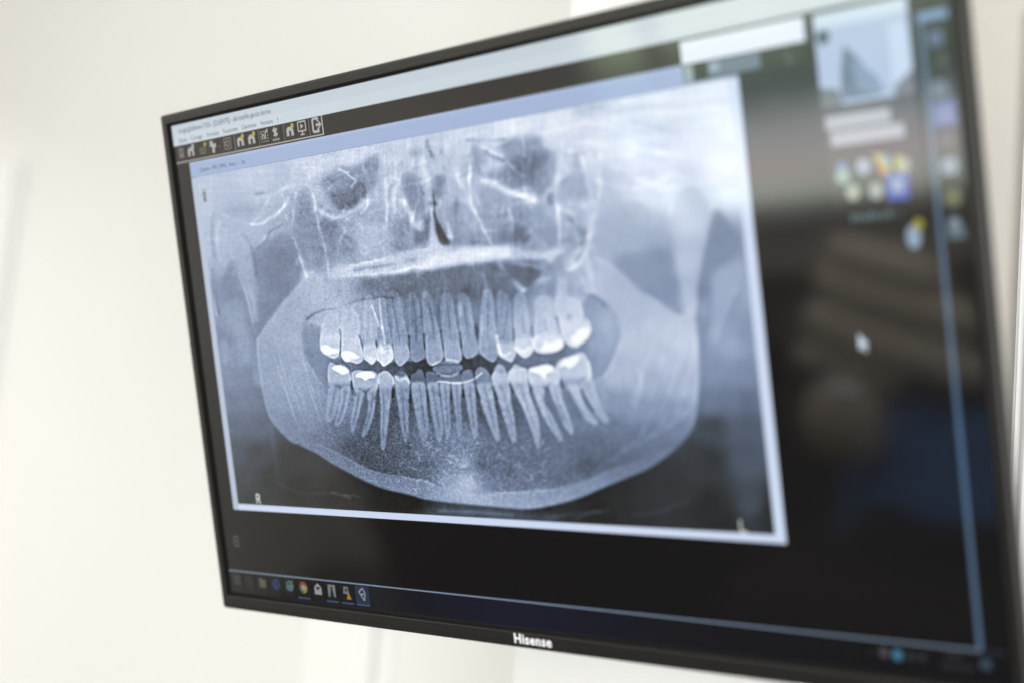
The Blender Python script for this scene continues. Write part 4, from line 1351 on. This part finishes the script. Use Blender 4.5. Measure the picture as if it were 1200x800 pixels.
cl = link('cloth', me, M['blue_cloth'], None, smooth=True)
cl.location = bc
tag(cl, 'folded blue cloth on the mirrored beige chair', 'cloth')

# ------------------------------------------------------------------ television
tv = empty('television')
tv.matrix_world = TVM
tag(tv, 'black flat television showing a dental jaw radiograph, tilted on the white column', 'television')

pic = screen_picture()
img = bpy.data.images.new('screen_picture', TW, TH, alpha=False)
buf = np.ones((TH, TW, 4), np.float32)
buf[..., :3] = pic[::-1]
img.pixels.foreach_set(buf.ravel())
img.update()
img.pack()

lcd = bpy.data.materials.new('lit_lcd_panel')
lcd.use_nodes = True
nt = lcd.node_tree
b = nt.nodes['Principled BSDF']
ti = nt.nodes.new('ShaderNodeTexImage')
ti.image = img
ti.extension = 'EXTEND'
nt.links.new(ti.outputs['Color'], b.inputs['Emission Color'])
b.inputs['Emission Strength'].default_value = 1.0
b.inputs['Base Color'].default_value = (.006, .006, .006, 1)
b.inputs['Roughness'].default_value = .065
b.inputs['IOR'].default_value = 1.56
b.inputs['Specular IOR Level'].default_value = .55


def scr_sheet(name, r, level, parent, mt=None):
    """a rectangle of the lit picture, r in screen mm"""
    x0, y0, x1, y1 = r
    z = level * .00015
    me = bpy.data.meshes.new(name)
    P = [(x0, y0), (x1, y0), (x1, y1), (x0, y1)]
    me.from_pydata([(x / 1000, y / 1000, z) for x, y in P], [], [(0, 1, 2, 3)])
    uv = me.uv_layers.new(name='screen')
    for k, (x, y) in enumerate(P):
        uv.data[k].uv = ((x + 1000 * W2) / (2000 * W2), (y + 1000 * H2) / (2000 * H2))
    return link(name, me, lcd, parent)


def lettering(name, text, x, y, size, mt, parent, z, width=None, bold=0.0, depth=0.0):
    cu_ = bpy.data.curves.new(name, 'FONT')
    cu_.body = text
    cu_.size = size / 1000
    cu_.offset = bold / 1000
    cu_.extrude = depth / 1000
    cu_.resolution_u = 3
    cu_.space_character = 1.0 + bold * .5
    o = bpy.data.objects.new(name, cu_)
    COL.objects.link(o)
    dg = bpy.context.evaluated_depsgraph_get()
    me = bpy.data.meshes.new_from_object(o.evaluated_get(dg))
    bpy.data.objects.remove(o)
    xs = [v.co.x for v in me.vertices]
    k = 1.0 if not width else width / 1000 / (max(xs) - min(xs))
    x0 = min(xs)
    for v in me.vertices:
        v.co = Vector(((v.co.x - x0) * k + x / 1000, v.co.y + y / 1000, v.co.z + z))
    me.materials.clear()
    return link(name, me, mt, parent)


scr = scr_sheet('screen', (-1000 * W2, -1000 * H2, 1000 * W2, 1000 * H2), 0, tv)
scr['label'] = 'lit screen with the radiograph program'
head = scr_sheet('program_header', TITLE, 1, scr)
head['label'] = 'pale title and menu bar along the top of the screen'
rad = scr_sheet('radiograph', RAD, 1, scr)
rad['label'] = 'panoramic dental radiograph of both jaws in its window'
scr_sheet('floating_toolbar', (174.6, 152.2, 260.4, 177.2), 2, scr)
scr_sheet('thumbnail_window', (266.6, 125, 324, 176.6), 2, scr)
scr_sheet('control_panel', (267.5, 70, 326, 124.9), 2, scr)
tb = scr_sheet('taskbar', (-1000 * W2, -1000 * H2, 1000 * W2, -177), 1, scr)
tb['label'] = 'dark taskbar along the bottom of the screen'
scr_sheet('side_toolbar', (329.4, -176.9, 348.4, 166.4), 1, scr)
for x in TOOLS:
    scr_sheet('tool_icon', (x - 6.4, 166.2, x + 6.4, 178.6), 1, scr)
for x in TASKS:
    scr_sheet('taskbar_icon', (x - 8, -194.8, x + 8, -178.6), 2, scr)
for y in (151.8, 139.8, 125.2, 112.2, 97.9, 84.4, 67.7, 52.0):
    scr_sheet('side_icon', (333, y - 6, 347.4, y + 6), 2, scr)
scr_sheet('desktop_icon', (308, 41, 323, 60), 1, scr)
scr_sheet('mouse_pointer', (274, -13.4, 283, -1), 1, scr)
zt_ = .0006
lettering('title_text', 'ImagingSoftware 7.0.0 - [CLIENTE] - del castillo garcia dorina', -337, 188.6, 5.6, M['dark_text'], scr, zt_, 121)
lettering('menu_text', 'Datos    Corregir    Formato    Funciones    Opciones    Ventana    ?', -339, 181.0, 4.8, M['dark_text'], scr, zt_, 131)
lettering('window_title_text', 'Cliente - RX_OPG  Vista 1 - 2x', -316, 154.6, 4.4, M['dark_text'], scr, zt_, 61)

# frame: one sweep of a profile round the screen
OX, OT, OB = .3583, .2058, -.2096
IX, IT, IB = W2 - .0002, H2 - .0002, -H2 + .0002


def ring(t, z, ins=0.0):
    x = OX + (IX - OX) * t - ins
    yt = OT + (IT - OT) * t - ins
    yb_ = OB + (IB - OB) * t + ins
    r = .0010 * (1 - t) + .0003
    out = []
    for (cx, cy_, a0) in ((x, yt, 0), (-x, yt, 90), (-x, yb_, 180), (x, yb_, 270)):
        for k in range(4):
            a = math.radians(a0 + 30 * k)
            out.append((cx - math.copysign(r, cx) + r * math.cos(a), cy_ - math.copysign(r, cy_ if cy_ else 1) + r * math.sin(a), z))
    return out


def sweep(name, rings, mt, parent, close=False, smooth_=False):
    vs = []
    fs = []
    n = 16
    for rg in rings:
        vs += rg
    for i in range(len(rings) - 1):
        for k in range(n):
            a, b2 = i * n + k, i * n + (k + 1) % n
            fs.append((a, b2, b2 + n, a + n))
    if close:
        fs.append(tuple(range(n))[::-1])
        fs.append(tuple((len(rings) - 1) * n + k for k in range(n)))
    me = bpy.data.meshes.new(name)
    me.from_pydata(vs, [], fs)
    me.update()
    bm = bmesh.new()
    bm.from_mesh(me)
    bmesh.ops.recalc_face_normals(bm, faces=bm.faces[:])
    bm.to_mesh(me)
    bm.free()
    return link(name, me, mt, parent, smooth=smooth_)


sweep('frame', [ring(0, -.012, .005), ring(0, -.004, .0004), ring(0, -.003), ring(0, .0012), ring(.05, .0022), ring(.14, .0029),
                ring(.3, .0031), ring(.76, .0031), ring(.80, .0028), ring(.80, .0006)], M['bezel'], tv)
sweep('gasket', [ring(.799, .0012), ring(1.0, .0012), ring(1.03, .0004)], M['lip'], tv)
sweep('back_cover', [ring(0, -.0121, .006), ring(0, -.016, .012), ring(0, -.030, .05), ring(0, -.052, .09), ring(0, -.055, .10)], M['back'], tv, close=True)
# thin lower edge of the frame, a shade glossier
me = box('lower_edge', (-OX + .004, OB + .0004, .0012), (OX - .004, OB + .0034, .0036), M['bezel'], tv, bev=.0005)
lg = lettering('brand_logo', 'Hisense', -17.5, -206.2, 9.6, M['logo'], tv, .0034, 34.6, bold=.20, depth=.15)
lg['label'] = 'silver Hisense lettering on the lower frame'

# swivel arm that holds the television to the column (behind it, out of view)
bp_ = TVM @ Vector((0, 0, -.0545))
wm = tag(empty('wall_mount', (0.02, COL_Y, bp_.z)), 'black steel swivel arm between the column and the back of the television', 'mount')
o0 = wm.location
box('wall_plate', (-.05, -.012, -.11), (.05, 0, .11), M['steel'], wm, bev=.002)
box('arm', (-.02, bp_.y + .012 - COL_Y, -.025), (.02, -.0125, .025), M['steel'], wm, bev=.004)
hd = box('tilt_head', (-.10, -.10, -.008), (.10, .10, 0), M['steel'], wm, bev=.002)
hd.matrix_world = TVM @ Matrix.Translation((.0, 0, -.0555))
